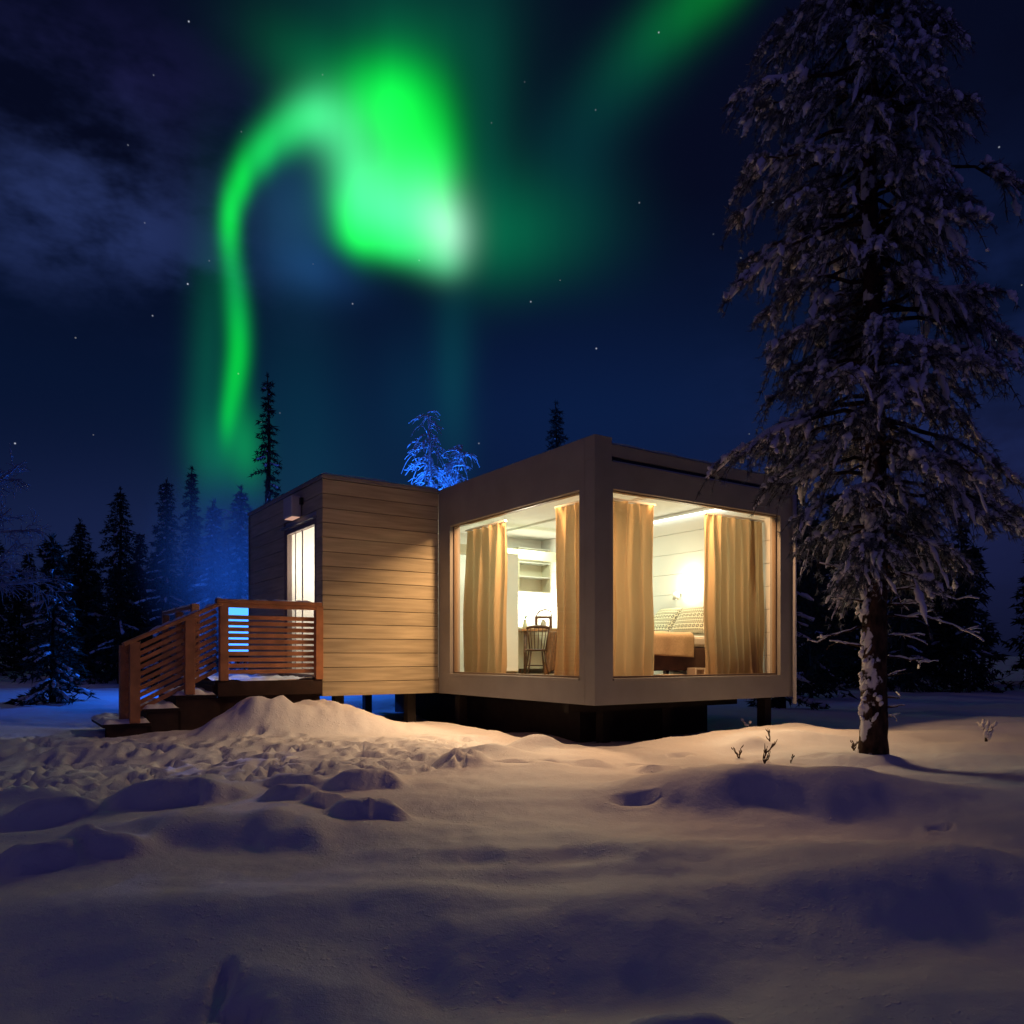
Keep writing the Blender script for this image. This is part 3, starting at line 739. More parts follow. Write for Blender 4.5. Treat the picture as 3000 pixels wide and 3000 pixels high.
# ------------------------------------------------------------------ bed
bed = empty('bed', loc(2.55, 1.65, ZF), ROT)
tag(bed, 'bed with brown skirt and pale mattress behind the front window', 'bed')
b = MB(); b.box(-1.0, 1.0, -.70, .70, .13, .46); b.build('base', SKIRT, bed, bevel=.02)
b = MB(); b.box(-1.0, 1.0, -.71, .71, .465, .64); b.build('mattress', LINEN, bed, bevel=.05)
for sx in (-.9, .9):
    for sy in (-.6, .6):
        b = MB(); b.box(sx - .035, sx + .035, sy - .035, sy + .035, 0, .17); b.build('leg', DARKW, bed)
b = MB(); b.box(.985, 1.005, -.75, .75, .3, .9); b.build('headboard', CREAM, bed, bevel=.008)
def pillow_mat():
    m = bpy.data.materials.new('pillow_print'); m.use_nodes = True
    nt = m.node_tree; b = nt.nodes['Principled BSDF']; b.inputs['Roughness'].default_value = .9
    tc = nt.nodes.new('ShaderNodeTexCoord'); sp = nt.nodes.new('ShaderNodeSeparateXYZ'); nt.links.new(tc.outputs['Object'], sp.inputs[0])
    def mt(op, a, b_=0.0):
        n = nt.nodes.new('ShaderNodeMath'); n.operation = op
        for i, v in enumerate((a, b_)):
            if isinstance(v, (int, float)): n.inputs[i].default_value = v
            else: nt.links.new(v, n.inputs[i])
        return n.outputs[0]
    # rows of ring shapes whose size changes from row to row
    row = mt('MULTIPLY', sp.outputs['Y'], 14.0)
    ri = mt('FLOOR', row); fy = mt('SUBTRACT', mt('FRACT', row), .5)
    fr = mt('ADD', 14.0, mt('MULTIPLY', mt('ABSOLUTE', mt('SINE', mt('MULTIPLY', ri, 2.1))), 13.0))
    fx = mt('SUBTRACT', mt('FRACT', mt('ADD', mt('MULTIPLY', sp.outputs['X'], fr), mt('MULTIPLY', ri, .37))), .5)
    d = mt('SQRT', mt('ADD', mt('MULTIPLY', fx, fx), mt('MULTIPLY', mt('MULTIPLY', fy, fy), .8)))
    ring = mt('LESS_THAN', mt('ABSOLUTE', mt('SUBTRACT', d, .27)), .11)
    mx = nt.nodes.new('ShaderNodeMixRGB'); mx.inputs[1].default_value = (.74, .68, .48, 1); mx.inputs[2].default_value = (.045, .035, .03, 1)
    nt.links.new(ring, mx.inputs[0]); nt.links.new(mx.outputs[0], b.inputs['Base Color'])
    return m
PILLOW = pillow_mat()
def pillow(label, v, mt_, u=3.22, zc=.64, w=.70, h=.56, tilt=50, yaw=0):
    n = 22
    s = np.linspace(-1, 1, n); X, Y_ = np.meshgrid(s, s, indexing='ij')
    th = .085 * np.clip((1 - X ** 4) * (1 - Y_ ** 4), 0, 1) ** .5 + .004
    sx = X * w / 2 * (1 - .06 * (1 - np.abs(Y_)) ** 1 * 0) * (1 - .05 * (1 - Y_ ** 2)); sy = Y_ * h / 2 * (1 - .06 * (1 - X ** 2))
    m = MB(); m.grid(np.stack([sx, sy, th], -1)); m.grid(np.stack([sx, sy, -th], -1)[::-1])
    o = m.build('pillow', mt_, smooth=True)
    a = math.radians(tilt)
    M = Matrix.Rotation(ROT + math.radians(-90 + yaw), 4, 'Z') @ Matrix.Rotation(a, 4, 'X')
    hgt = math.sin(a) * h / 2 + .04
    p = loc(u, v, ZF + zc + hgt)
    o.matrix_world = Matrix.Translation(p) @ M
    tag(o, label, 'pillow', 'patterned pillows on the bed'); return o
pillow('black and cream patterned pillow near the wide curtain', 1.42, PILLOW, yaw=6)
pillow('black and cream patterned pillow behind the orange curtain', 2.06, PILLOW, yaw=-8)
# throw over the foot and side of the bed
U = np.linspace(-.55, .42, 40); S = np.linspace(0, 1, 40)
P = np.zeros((40, 40, 3))
for i, uu in enumerate(U):
    for j, s in enumerate(S):
        d = s * .95
        if d < .6: y, z = .0 + (.6 - d), .022 + .012 * math.sin(uu * 9 + d * 6)
        else:
            a = min((d - .6) / .08, 1.0) * math.pi / 2
            y, z = -.055 * math.sin(a), .022 - .055 * (1 - math.cos(a)) - max(0, d - .68) * (1 + .15 * uu)
            y -= .018 * math.sin(uu * 14) * (d - .6) * 3
        P[i, j] = (uu, y - .01, z)
m = MB(); m.grid(P)
th = m.build('throw_blanket', THROW, smooth=True)
sol = th.modifiers.new('thickness', 'SOLIDIFY'); sol.thickness = .02; sol.offset = 1
th.location = loc(2.2, .95, ZF + .64); th.rotation_euler = (0, 0, ROT)
tag(th, 'beige throw blanket folded over the side edge of the bed', 'blanket')
for (u, v, w, h, lab) in ((2.05, .8, .34, .085, 'low pale box lying flat under the bed'), (2.62, .84, .20, .17, 'small white framed box standing under the bed')):
    o = empty('storage_box', loc(u, v, ZF), ROT); tag(o, lab, 'box')
    b = MB(); b.box(-w / 2, w / 2, -.08, .08, .002, h); b.build('body', mat('box_card', (.42, .36, .30), .7), o, bevel=.006)
    b = MB(); b.frame('v', (-w / 2 - .005, w / 2 + .005, .005, h), (-w / 2 + .02, w / 2 - .02, .03, h - .025), -.092, -.081); b.build('front_frame', LINEN, o)
# reading lamp on the wall
rl = empty('reading_lamp', loc(W3 - .205, 2.02, 2.12), ROT); tag(rl, 'small lit reading lamp on the wall above the pillows', 'wall lamp')
b = MB(); b.lathe([(.001, .06), (.05, .06), (.065, -.06), (.06, -.06), (.045, .05)], 18, (-.12, 0, 0)); b.build('lamp_shade', LINEN, rl, smooth=True)
b = MB(); b.bar((-.002, 0, .02), (-.07, 0, .02), .02, .02); b.build('arm', STEEL, rl)
b = MB(); b.lathe([(.001, .03), (.025, .0), (.025, -.03), (.001, -.05)], 12, (-.12, 0, -.01)); b.build('bulb', emit('bulb', (1, .9, .7), 12), rl)

# ------------------------------------------------------------------ table corner and kitchen
def wpos(px, Y, z=0.0):
    return Vector(((px - 1500.0) / F * Y, Y, z))
tb = empty('dining_table', wpos(1598, 14.75, ZF), ROT * .25); tag(tb, 'brown wooden dining table behind the side window', 'table')
b = MB(); b.box(-.52, .52, -.36, .36, .80, .845); b.build('tabletop', TABLEW, tb, bevel=.008)
for sx in (-.43, .43):
    for sy in (-.29, .29):
        b = MB(); b.tube([(sx, sy, .80), (sx * 1.03, sy * 1.03, 0)], [.04, .028], 10); b.build('leg', DARKW, tb, smooth=True)
b = MB(); b.frame('v', (-.45, .45, .72, .798), (-.43, .43, .725, .796), -.3, -.28); b.build('apron', TABLEW, tb)
ch = empty('chair', wpos(1572, 13.95, ZF), math.radians(8)); tag(ch, 'dark spindle back chair pushed in at the table', 'chair')
b = MB(); b.lathe([(.001, .425), (.17, .425), (.205, .44), (.205, .455), (.17, .465), (.001, .455)], 24); b.build('seat', DARKW, ch, smooth=True)
for (sx, sy) in ((-1, -1), (1, -1), (-1, 1), (1, 1)):
    b = MB(); b.tube([(sx * .12, sy * .11, .43), (sx * .15, sy * .15, .22), (sx * .185, sy * .19, 0)], [.015, .019, .012], 8); b.build('leg', DARKW, ch, smooth=True)
b = MB(); b.tube([(-.165, 0, .17), (.165, 0, .17)], .011, 8); b.build('stretcher', DARKW, ch, smooth=True)
TOP = [(.235 * math.sin(a), -.215 + .10 * (1 - math.cos(a)), .86 - .03 * (a / 1.1) ** 2) for a in np.linspace(-1.1, 1.1, 15)]
b = MB(); b.tube(TOP, [.018] + [.026] * 13 + [.018], 8); b.build('top_rail', DARKW, ch, smooth=True)
for k in range(7):
    a = -1.0 + k * 2.0 / 6; tx = .235 * math.sin(a)
    b = MB(); b.tube([(tx * .72, -.15 + .02 * abs(a), .455), (tx, -.215 + .10 * (1 - math.cos(a)), .85)], [.008 if 0 < k < 6 else .014] * 2, 7); b.build('spindle', DARKW, ch, smooth=True)
# brown cloth hanging at the table's corner
P = np.zeros((16, 24, 3))
for i in range(16):
    for j in range(24):
        t, h = i / 15, j / 23
        P[i, j] = ((t - .5) * (.16 + .22 * h), .05 * math.sin(t * 11 + h * 3) * (.3 + h), -.78 * h * (1 - .18 * t))
m = MB(); m.grid(P); o = m.build('hanging_cloth', COAT, smooth=True)
o.modifiers.new('thickness', 'SOLIDIFY').thickness = .012
o.location = wpos(1622, 13.9, 1.58); o.rotation_euler = (0, 0, .2)
tag(o, 'brown cloth hanging down beside the chair at the table', 'cloth')
# things on the table
tz = ZF + .846
vs_ = empty('vase', wpos(1538, 14.6, tz)); tag(vs_, 'pale vase with thin green sprigs on the table', 'vase')
b = MB(); b.lathe([(.001, 0), (.04, 0), (.05, .05), (.035, .12), (.03, .16), (.034, .17), (.026, .165), (.001, .03)], 16); b.build('body', mat('vase_glaze', (.55, .56, .42), .4), vs_, smooth=True)
m = MB()
rnd = random.Random(4)
for k in range(9):
    a = rnd.uniform(0, 6.28); l = rnd.uniform(.08, .16)
    m.tube([(0, 0, .15), (.03 * math.cos(a), .03 * math.sin(a), .15 + l * .6), (.08 * math.cos(a), .08 * math.sin(a), .15 + l)], [.003, .006, .002], 5)
m.build('sprigs', GREEN, vs_)
bk = empty('basket', wpos(1592, 14.65, tz)); tag(bk, 'brown open basket with a handle on the table', 'basket')
b = MB(); b.frame('v', (-.16, .16, 0, .24), (-.11, .11, .03, .20), -.10, .10); b.build('body', DARKW, bk, bevel=.01)
b = MB(); b.tube([(-.14, 0, .24), (-.08, 0, .33), (.04, 0, .37), (.14, 0, .33), (.15, 0, .24)], .012, 8); b.build('handle', DARKW, bk, smooth=True)
b = MB(); b.lathe([(.001, .032), (.05, .032), (.055, .10), (.03, .16), (.02, .18), (.001, .18)], 14); b.build('jar', LINEN, bk, smooth=True)
# tall cabinet, shelves, counter
cb = empty('tall_cabinet', wpos(1486, 13.35, ZF), ROT); tag(cb, 'tall cream cupboard left of the table', 'cupboard')
b = MB(); b.box(-.28, .22, -.02, .55, .06, 2.1); b.build('carcass', CREAM, cb, bevel=.006)
b = MB(); b.box(-.26, .20, -.04, -.022, .08, 2.08); b.build('door', WHITE, cb, bevel=.004)
b = MB(); b.box(-.26, .20, .0, .5, 0, .058); b.build('plinth', DARKW, cb)
sh = empty('wall_shelf', loc(3.25, 5.72, 2.40), ROT); tag(sh, 'open white wall shelf with three tiers above the counter', 'shelf')
m = MB(); m.box(-.45, .30, -.14, .15, 0, .02); m.build('shelf_board', WHITE, sh)
for z in (.30, .58, .86):
    m = MB(); m.box(-.45, .30, -.14, .15, z, z + .02); m.build('shelf_board', WHITE, sh)
for x in (-.47, .30):
    m = MB(); m.box(x, x + .02, -.14, .15, 0, .88); m.build('side_panel', CREAM, sh)
m = MB(); m.box(-.45, .30, .15, .165, .0, .88); m.build('back_panel', CREAM, sh)
kc = empty('kitchen_counter', loc(2.9, 5.55, ZF), ROT); tag(kc, 'cream kitchen counter along the back wall behind the table', 'counter')
b = MB(); b.box(-.6, .66, -.28, .33, .09, .86); b.build('carcass', CREAM, kc, bevel=.005)
b = MB(); b.box(-.62, .66, -.31, .34, .863, .90); b.build('worktop', WHITE, kc, bevel=.005)

# ------------------------------------------------------------------ deck, stairs and railings
deck = empty('entrance_deck', loc(-1.89, W3, 0), ROT)
tag(deck, 'red brown wooden deck with slatted railing and snowy steps at the cabin door', 'deck')
DW, DD = 1.43, 4.05
def W(t, v, z): return (-t, v, z)
b = MB()
for k in range(28):
    b.box(-DW, -.01, .02 + k * .14, .02 + k * .14 + .132, .765, .80)
b.build('platform', WOOD, deck)
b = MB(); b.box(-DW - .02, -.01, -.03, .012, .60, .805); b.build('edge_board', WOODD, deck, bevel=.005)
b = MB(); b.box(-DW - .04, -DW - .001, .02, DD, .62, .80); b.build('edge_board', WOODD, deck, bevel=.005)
for (t, v) in ((.1, .1), (1.35, .1), (.1, 3.9), (1.35, 3.9)):
    p = loc(-1.89 - t, W3 + v); b = MB(); b.box(-t - .05, -t + .05, v - .05, v + .05, gz(p.x, p.y) - .2, .76); b.build('support', WOODD, deck)
STEPS = [(1.45, 1.97, .635), (1.90, 2.34, .475), (2.25, 2.80, .30)]
for (t0, t1, z) in STEPS:
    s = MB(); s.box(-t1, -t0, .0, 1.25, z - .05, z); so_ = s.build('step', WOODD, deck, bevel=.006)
    r = MB(); r.box(-t0 - .06, -t0 - .03, .02, 1.22, z + .002, z + .115); r.build('riser', WOODD, so_)
    U, V = np.meshgrid(np.linspace(-t1 - .02, -t0 - .02, 26), np.linspace(-.03, 1.26, 30), indexing='ij')
    e = np.minimum(np.minimum(U + t1 + .02, -t0 - .02 - U), np.minimum(V + .03, 1.26 - V))
    Z = z + .055 * smooth(-.01, .07, e) * (1 + .5 * vnoise(U * 9 + t0 * 7, V * 7, 31)) - .006
    c = MB(); c.grid(np.stack([U, V, Z], -1)); c.build('snow_cap', SNOW, so_, smooth=True)
b = MB()
for (t0, t1, z) in STEPS:
    p = loc(-1.89 - t1, W3); b.box(-t1 + .03, -t0 + .02, .04, .09, .02, z - .051)
b.build('stringer', WOODD, deck)
U, V = np.meshgrid(np.linspace(-DW - .02, -.02, 40), np.linspace(-.02, DD, 40), indexing='ij')
Z = .80 + .05 * np.clip(vnoise(U * 4, V * 4, 33) * .9 + .35 * vnoise(U * 11, V * 11, 34) + .25, -.1, 1)
c = MB(); c.grid(np.stack([U, V, Z], -1)); c.build('snow_cover', SNOW, deck, smooth=True)
# front railing
RT = 1.90
for (t, nm) in ((DW - .06, 'post'), (.06, 'post')):
    b = MB(); b.box(-t - .055, -t + .055, -.055, .045, .81, RT - .05); b.build(nm, WOOD, deck, bevel=.006)
b = MB(); b.box(-DW - .04, -.03, -.075, .065, RT - .05, RT); b.build('handrail', WOOD, deck, bevel=.008)
b = MB(); b.box(-DW + .02, -.06, -.05, -.02, RT - .11, RT - .052); b.build('rail', WOOD, deck, bevel=.004)
m = MB()
for k in range(10):
    z = .90 + k * .082
    m.box(-DW + .05, -.11, .046, .074, z, z + .056)
m.build('railing_slats', WOOD, deck, bevel=.004)
# stair railing, sloping down to the left
def rz_(t): return RT - (t - DW) * .515
a0, a1 = DW + .02, 2.58
b = MB(); b.bar((-a0 + .05, 0, rz_(a0) - .045), (-a1, 0, rz_(a1) - .025), .13, .05); b.build('handrail', WOOD, deck, bevel=.008)
m = MB()
for k in range(10):
    dz = -.15 - k * .088
    m.bar((-a0 - .0, .055, rz_(a0) + dz), (-a1 + .04, .055, rz_(a1) + dz + .02), .028, .052)
m.build('railing_slats', WOOD, deck, bevel=.004)
for (t, zb) in ((2.45, .30), (1.80, .64)):
    b = MB(); b.box(-t - .06, -t + .06, -.055, .04, zb, rz_(t) - .055); b.build('post', WOOD, deck, bevel=.006)
b = MB(); b.box(-2.60, -2.47, .10, .22, .33, rz_(2.54) - .05); b.build('newel_post', WOOD, deck, bevel=.006)
def rail_snow(a, b_, w, parent, h=.02, seed=40):
    a, b_ = Vector(a), Vector(b_); n = 70
    s_ = np.linspace(0, 1, n); c_ = np.linspace(-1, 1, 7)
    P = np.zeros((7, n, 3))
    for i in range(7):
        prof_ = (1 - abs(c_[i]) ** 3) ** .5
        hh = h * prof_ * np.clip(.55 + 1.1 * vnoise(s_ * 14 + seed, s_ * 0 + seed * .7, 71) + .4 * vnoise(s_ * 40, s_ * 0 + seed, 72), 0, 1.6)
        for k in range(3):
            P[i, :, k] = a[k] + (b_[k] - a[k]) * s_
        P[i, :, 1] += c_[i] * w / 2 * .98
        P[i, :, 2] += hh - .002
    m_ = MB(); m_.grid(P); return m_.build('snow_cap', SNOW, parent, smooth=True)
rail_snow((-DW - .035, -.005, RT), (-.035, -.005, RT), .136, deck, .018, 41)
rail_snow((-a1 + .01, 0, rz_(a1)), (-a0 + .05, 0, rz_(a0) - .018), .126, deck, .022, 43)
# railing along the far part of the left edge
for v in (1.72, 2.85, 4.0):
    b = MB(); b.box(-1.42, -1.31, v - .05, v + .05, .8, 1.93); b.build('post', WOOD, deck, bevel=.006)
b = MB(); b.box(-1.43, -1.30, 1.78, 3.94, RT - .05, RT); hr = b.build('handrail', WOOD, deck, bevel=.008)
U, V = np.meshgrid(np.linspace(-1.435, -1.295, 8), np.linspace(1.78, 3.94, 60), indexing='ij')
Z = RT + .03 * np.sin(np.linspace(0, np.pi, 8))[:, None] ** .7 * (1.1 + .5 * vnoise(U * 3, V * 6, 35)) - .003
c = MB(); c.grid(np.stack([U, V, Z], -1)); c.build('snow_cap', SNOW, hr, smooth=True)
m = MB()
for k in range(10):
    z = .90 + k * .082
    m.box(-1.345, -1.315, 1.60, 4.04, z, z + .05)
m.build('railing_slats', WOOD, deck, bevel=.004)
# closed dark sides below treads and platform
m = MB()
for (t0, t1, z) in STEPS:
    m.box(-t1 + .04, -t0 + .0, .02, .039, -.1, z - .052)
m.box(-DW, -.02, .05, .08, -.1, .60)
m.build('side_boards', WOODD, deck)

# ------------------------------------------------------------------ blue light behind the deck
bl = empty('light_panel', at(706, 2050, 17.0), 0); bl.location.z = gz(bl.location.x, 17.0)
tag(bl, 'bright blue glowing panel standing in the snow behind the deck railing', 'light panel')
zb = bl.location.z
b = MB(); b.box(-.34, .34, .0, .06, 1.15 - zb, 2.24 - zb); b.build('glow_face', emit('blue_glow', (.06, .30, 1.0), 2.3), bl)
b = MB(); b.frame('v', (-.39, .39, 1.10 - zb, 2.29 - zb), (-.342, .342, 1.148 - zb, 2.242 - zb), -.02, .09); b.build('frame', METAL, bl)
for x in (-.33, .33):
    b = MB(); b.box(x - .03, x + .03, .0, .06, 0, 1.098 - zb); b.build('leg', METAL, bl)
point('blue_lamp', at(690, 1725, 18.0), 560, (.012, .15, 1.0), .15)

sp_ = bpy.data.lights.new('blue_uplight', 'SPOT'); sp_.energy = 5500; sp_.color = (.012, .16, 1.0); sp_.spot_size = math.radians(75); sp_.spot_blend = .6; sp_.shadow_soft_size = .1
so_ = bpy.data.objects.new('blue_uplight', sp_); COL.objects.link(so_); so_.location = (-1.9, 17.0, .5)
so_.rotation_euler = (Vector((-1.7, 18.7, 5.2)) - so_.location).to_track_quat('-Z', 'Y').to_euler()
# steam drifting up through the blue light
mm = bpy.data.materials.new('steam_air'); mm.use_nodes = True; mm.node_tree.nodes.clear()
pv = mm.node_tree.nodes.new('ShaderNodeVolumePrincipled'); pv.inputs['Color'].default_value = (.9, .9, .95, 1); 
tc_ = mm.node_tree.nodes.new('ShaderNodeTexCoord'); mp_ = mm.node_tree.nodes.new('ShaderNodeMapping'); mp_.inputs['Scale'].default_value = (1 / 2.4, 1 / 1.8, 1 / 3.0)
ln_ = mm.node_tree.nodes.new('ShaderNodeVectorMath'); ln_.operation = 'LENGTH'
mr_ = mm.node_tree.nodes.new('ShaderNodeMapRange'); mr_.interpolation_type = 'SMOOTHSTEP'
mr_.inputs['From Min'].default_value = 1.0; mr_.inputs['From Max'].default_value = .0; mr_.inputs['To Max'].default_value = .34
mm.node_tree.links.new(tc_.outputs['Object'], mp_.inputs[0]); mm.node_tree.links.new(mp_.outputs[0], ln_.inputs[0])
mm.node_tree.links.new(ln_.outputs['Value'], mr_.inputs['Value']); mm.node_tree.links.new(mr_.outputs[0], pv.inputs['Density'])
mo = mm.node_tree.nodes.new('ShaderNodeOutputMaterial'); mm.node_tree.links.new(pv.outputs[0], mo.inputs['Volume'])
th_, ph_ = np.linspace(0, 2 * np.pi, 33), np.linspace(.02, np.pi - .02, 20)
TH, PH = np.meshgrid(th_, ph_, indexing='ij'); cc = at(640, 1640, 20.5)
SR = 1 + .18 * np.sin(3 * TH) * np.sin(PH) * np.cos(2 * PH)
m = MB(); m.grid(np.stack([2.6 * SR * np.sin(PH) * np.cos(TH), 1.9 * SR * np.sin(PH) * np.sin(TH), 3.2 * np.cos(PH)], -1))
st_ = m.build('steam', mm, smooth=True); st_.location = cc; st_['kind'] = 'stuff'
tag(st_, 'blue lit steam drifting up behind the deck railing', 'steam')

# ------------------------------------------------------------------ trees
def needles(m, P, Dv, n, ln, wd, rng):
    """n needle blades along each of the polyline samples P (k,3) with directions Dv"""
    k = len(P)
    idx = rng.randint(0, k, n)
    base = P[idx] + rng.normal(0, wd * 1.2, (n, 3))
    d = Dv[idx] * .8 + rng.normal(0, .55, (n, 3)); d[:, 2] -= .05
    d /= np.linalg.norm(d, axis=1, keepdims=True) + 1e-9
    l = ln * rng.uniform(.6, 1.3, (n, 1))
    s = np.cross(d, rng.normal(0, 1, (n, 3))); s /= np.linalg.norm(s, axis=1, keepdims=True) + 1e-9
    v = np.stack([base - s * wd, base + s * wd, base + d * l], 1).reshape(-1, 3)
    f = np.arange(3 * n).reshape(-1, 3)
    m.add(v, f)
def branch_curve(p0, az, ln, up, droop, n, rng, wig=.04):
    t = np.linspace(0, 1, n)
    r = ln * t
    a = az + np.cumsum(rng.normal(0, wig, n))
    x = p0[0] + np.cumsum(np.concatenate([[0], np.diff(r) * np.cos(a[1:])])); y = p0[1] + np.cumsum(np.concatenate([[0], np.diff(r) * np.sin(a[1:])]))
    z = p0[2] + up * r - droop * r * r + np.concatenate([[0], rng.normal(0, .015 * ln, n - 1)])
    return np.stack([x, y, z], 1)

def snowy_pine():
    rng = np.random.RandomState(5)
    bx, by = 3.58, 7.70
    z0 = gz(bx, by)
    o = empty('snowy_pine', (bx, by, z0))
    tag(o, 'tall snow laden pine in front of the right end of the cabin', 'pine tree')
    H = 9.6
    tz_ = np.linspace(-.15, H, 40)
    tx = .03 * np.sin(tz_ * .7); ty = .02 * np.sin(tz_ * .9 + 1)
    rad = .122 * (1 - tz_ / (H + 1.2)) ** .7 + .03 * np.exp(-(tz_ + .1) * 5)
    th_ = np.linspace(0, 2 * np.pi, 41); zt_ = np.linspace(-.15, H, 500)
    TH, ZTR = np.meshgrid(th_, zt_, indexing='ij')
    RR = np.interp(ZTR, tz_, rad)
    pl = vnoise(np.cos(TH) * 4 + 9, ZTR * 9 + np.sin(TH) * 4, 61) + .6 * vnoise(np.cos(TH) * 9 + 5, ZTR * 21 + np.sin(TH) * 9, 62)
    RR = RR * (1 + .055 * pl)
    CXT = np.interp(ZTR, tz_, tx - .0054 * tz_); CYT = np.interp(ZTR, tz_, ty)
    m = MB(); m.grid(np.stack([CXT + RR * np.cos(TH), CYT + RR * np.sin(TH), ZTR], -1)); m.build('trunk', BARKS, o, smooth=True)
    # outline of the crown, metres from the trunk: (height, to the left, to the right)
    prof = np.array([(1.6, .2, .75), (1.8, .35, .85), (2.1, .55, 1.0), (2.4, .9, 1.4), (2.75, 1.0, 1.45), (3.1, 1.3, 1.65), (3.55, 1.45, 1.75), (3.9, 1.2, 1.6), (4.35, 1.0, 1.35), (4.8, 1.1, 1.2),
                     (5.4, 1.4, 1.0), (5.8, 1.45, 1.3), (6.3, 1.35, 1.0), (6.9, 1.2, .9), (7.6, 1.0, .9), (8.6, .7, .7), (9.5, .15, .15)])
    br, nd, sn = MB(), MB(), MB()
    nb = 0
    zz = 1.65
    while zz < H - .1:
        az = rng.uniform(0, 2 * np.pi)
        c = math.cos(az)
        rl_ = np.interp(zz, prof[:, 0], prof[:, 1]); rr_ = np.interp(zz, prof[:, 0], prof[:, 2])
        ln = (rl_ if c < 0 else rr_) * (.6 + .4 * abs(c)) * (rng.uniform(.40, .92) if rng.rand() < .70 else rng.uniform(.95, 1.14))
        zz += (.025 if zz > 2.3 else .030) * rng.uniform(.4, 1.6)
        if ln < .12: continue
        up = rng.uniform(-.05, .25) if zz < 6 else rng.uniform(.1, .4)
        n = 10
        C = branch_curve((0, 0, zz), az, ln, up, rng.uniform(.18, .40) * (1.3 / max(ln, .6)), n, rng)
        br.tube(C, np.linspace(.018 + .008 * ln, .005, n), 5, cap=False)
        if rng.rand() < .6:
            k0 = 4
            Cs = C[k0:] + np.array([0, 0, .014])
            sn.tube(Cs, (.014 + .022 * ln) * np.abs(np.sin(np.linspace(.35, 2.9, n - k0))) * rng.uniform(.4, 1.2, n - k0), 7)
        heavy = rng.uniform(.35, 1.0)
        nt_ = int(6 + 17 * ln)
        for j in range(nt_):
            t = .30 + .70 * rng.uniform(0, 1) ** .7
            k = min(int(t * (n - 1)), n - 2)
            p = C[k] + (C[k + 1] - C[k]) * (t * (n - 1) - k)
            side = 1 if j % 2 else -1
            taz = az + side * rng.uniform(.15, 1.2)
            tl = rng.uniform(.10, .36) * (1.2 - .45 * t) * (1 if zz < 7.5 else .7)
            T_ = branch_curve(p, taz, tl, rng.uniform(-.3, .2), rng.uniform(2.2, 5.5), 7, rng, .14)
            br.tube(T_, np.linspace(.006, .003, 7), 4, cap=False)
            dv = np.gradient(T_, axis=0); dv /= np.linalg.norm(dv, axis=1, keepdims=True) + 1e-9
            needles(nd, T_[1:], dv[1:], 44, .07, .0052, rng)
            if rng.rand() < heavy:                        # fingers of snow weighing the twig down, broken into lumps
                big = rng.uniform(.019, .040) * (1.5 if rng.rand() < .14 else 1)
                k0 = rng.uniform(.8, 3.4); k1 = min(6, k0 + rng.uniform(1.6, 4.2))
                Tq = np.stack([np.interp(np.linspace(k0, k1, 12), np.arange(7), T_[:, i]) for i in range(3)], 1) + np.array([0, 0, big * .55])
                w = (.68 + .32 * np.sin(np.linspace(0, rng.uniform(5, 11), 12) + rng.uniform(0, 6))) * rng.uniform(.8, 1.15, 12) * np.sin(np.linspace(.06, 3.08, 12)) ** .45
                sn.tube(Tq + rng.normal(0, .005, Tq.shape), big * w, 8, jit=.17)
            elif rng.rand() < .35:
                q = T_[rng.randint(2, 7)]; l = rng.uniform(.012, .026)
                sn.tube(np.array([q + (-l, 0, .004), q + (0, 0, .012), q + (l, 0, .0)]), [l * .3, l, l * .3], 6)
    # bare snag twigs low on the trunk, and pads of snow stuck to it
    for (zq, az, ln, up) in ((1.25, 2.9, .42, -.25), (1.5, 3.0, .2, .2), (1.05, 3.0, .22, .25), (.95, .2, .5, .0), (1.15, .1, .4, .12), (1.35, .15, 1.0, .12), (1.45, .3, .95, .25), (1.6, .05, .8, .1), (1.7, 3.2, .25, .3), (1.85, .4, .5, .4),
                               (.75, .1, .16, .2), (.55, 0, .14, .0), (.35, .2, .13, .1), (.45, -.2, .12, .1), (1.8, 2.8, .35, .2)):
        C = branch_curve((.1 * math.cos(az), .1 * math.sin(az), zq), az, ln, up, .25, 8, rng, .12)
        br.tube(C, np.linspace(.012, .004, 8), 5, cap=False)
        sn.tube(C[1:] + np.array([0, 0, .012]), (.007 + .008 * ln) * rng.uniform(.3, 1.3, 7), 6)
        for j in range(int(ln * 16)):
            p = C[rng.randint(2, 8)]
            T_ = branch_curve(p, az + rng.uniform(-1.1, 1.1), rng.uniform(.08, .22), rng.uniform(-.2, .5), rng.uniform(0, 2), 5, rng, .2)
            br.tube(T_, np.linspace(.005, .003, 5), 4, cap=False)
            if rng.rand() < .75: sn.tube(T_ + np.array([0, 0, .006]), .010 * rng.uniform(.3, 1.2, 5), 6)
    for k in range(110):
        zq = rng.uniform(.3, 4.5); a = rng.normal(3.3, .55); r_ = np.interp(zq, tz_, rad) * .97
        cx_, cy_ = r_ * math.cos(a), r_ * math.sin(a)
        l = rng.uniform(.03, .12); tw = rng.uniform(-.25, .25)
        pts = np.stack([np.linspace(-.5, .5, 6) * l * .6 * -math.sin(a) + cx_, np.linspace(-.5, .5, 6) * l * .6 * math.cos(a) + cy_, zq + np.linspace(-.5, .5, 6) * l + tw * 0], 1)
        sn.tube(pts, rng.uniform(.014, .034) * np.sin(np.linspace(.4, 2.75, 6)) * rng.uniform(.7, 1.2, 6), 7)
    br.build('branches', BARK, o, smooth=True); nd.build('crown', FROSTN, o); sn.build('snow_load', SNOWC, o, smooth=True)['kind'] = 'stuff'
    return o
snowy_pine()

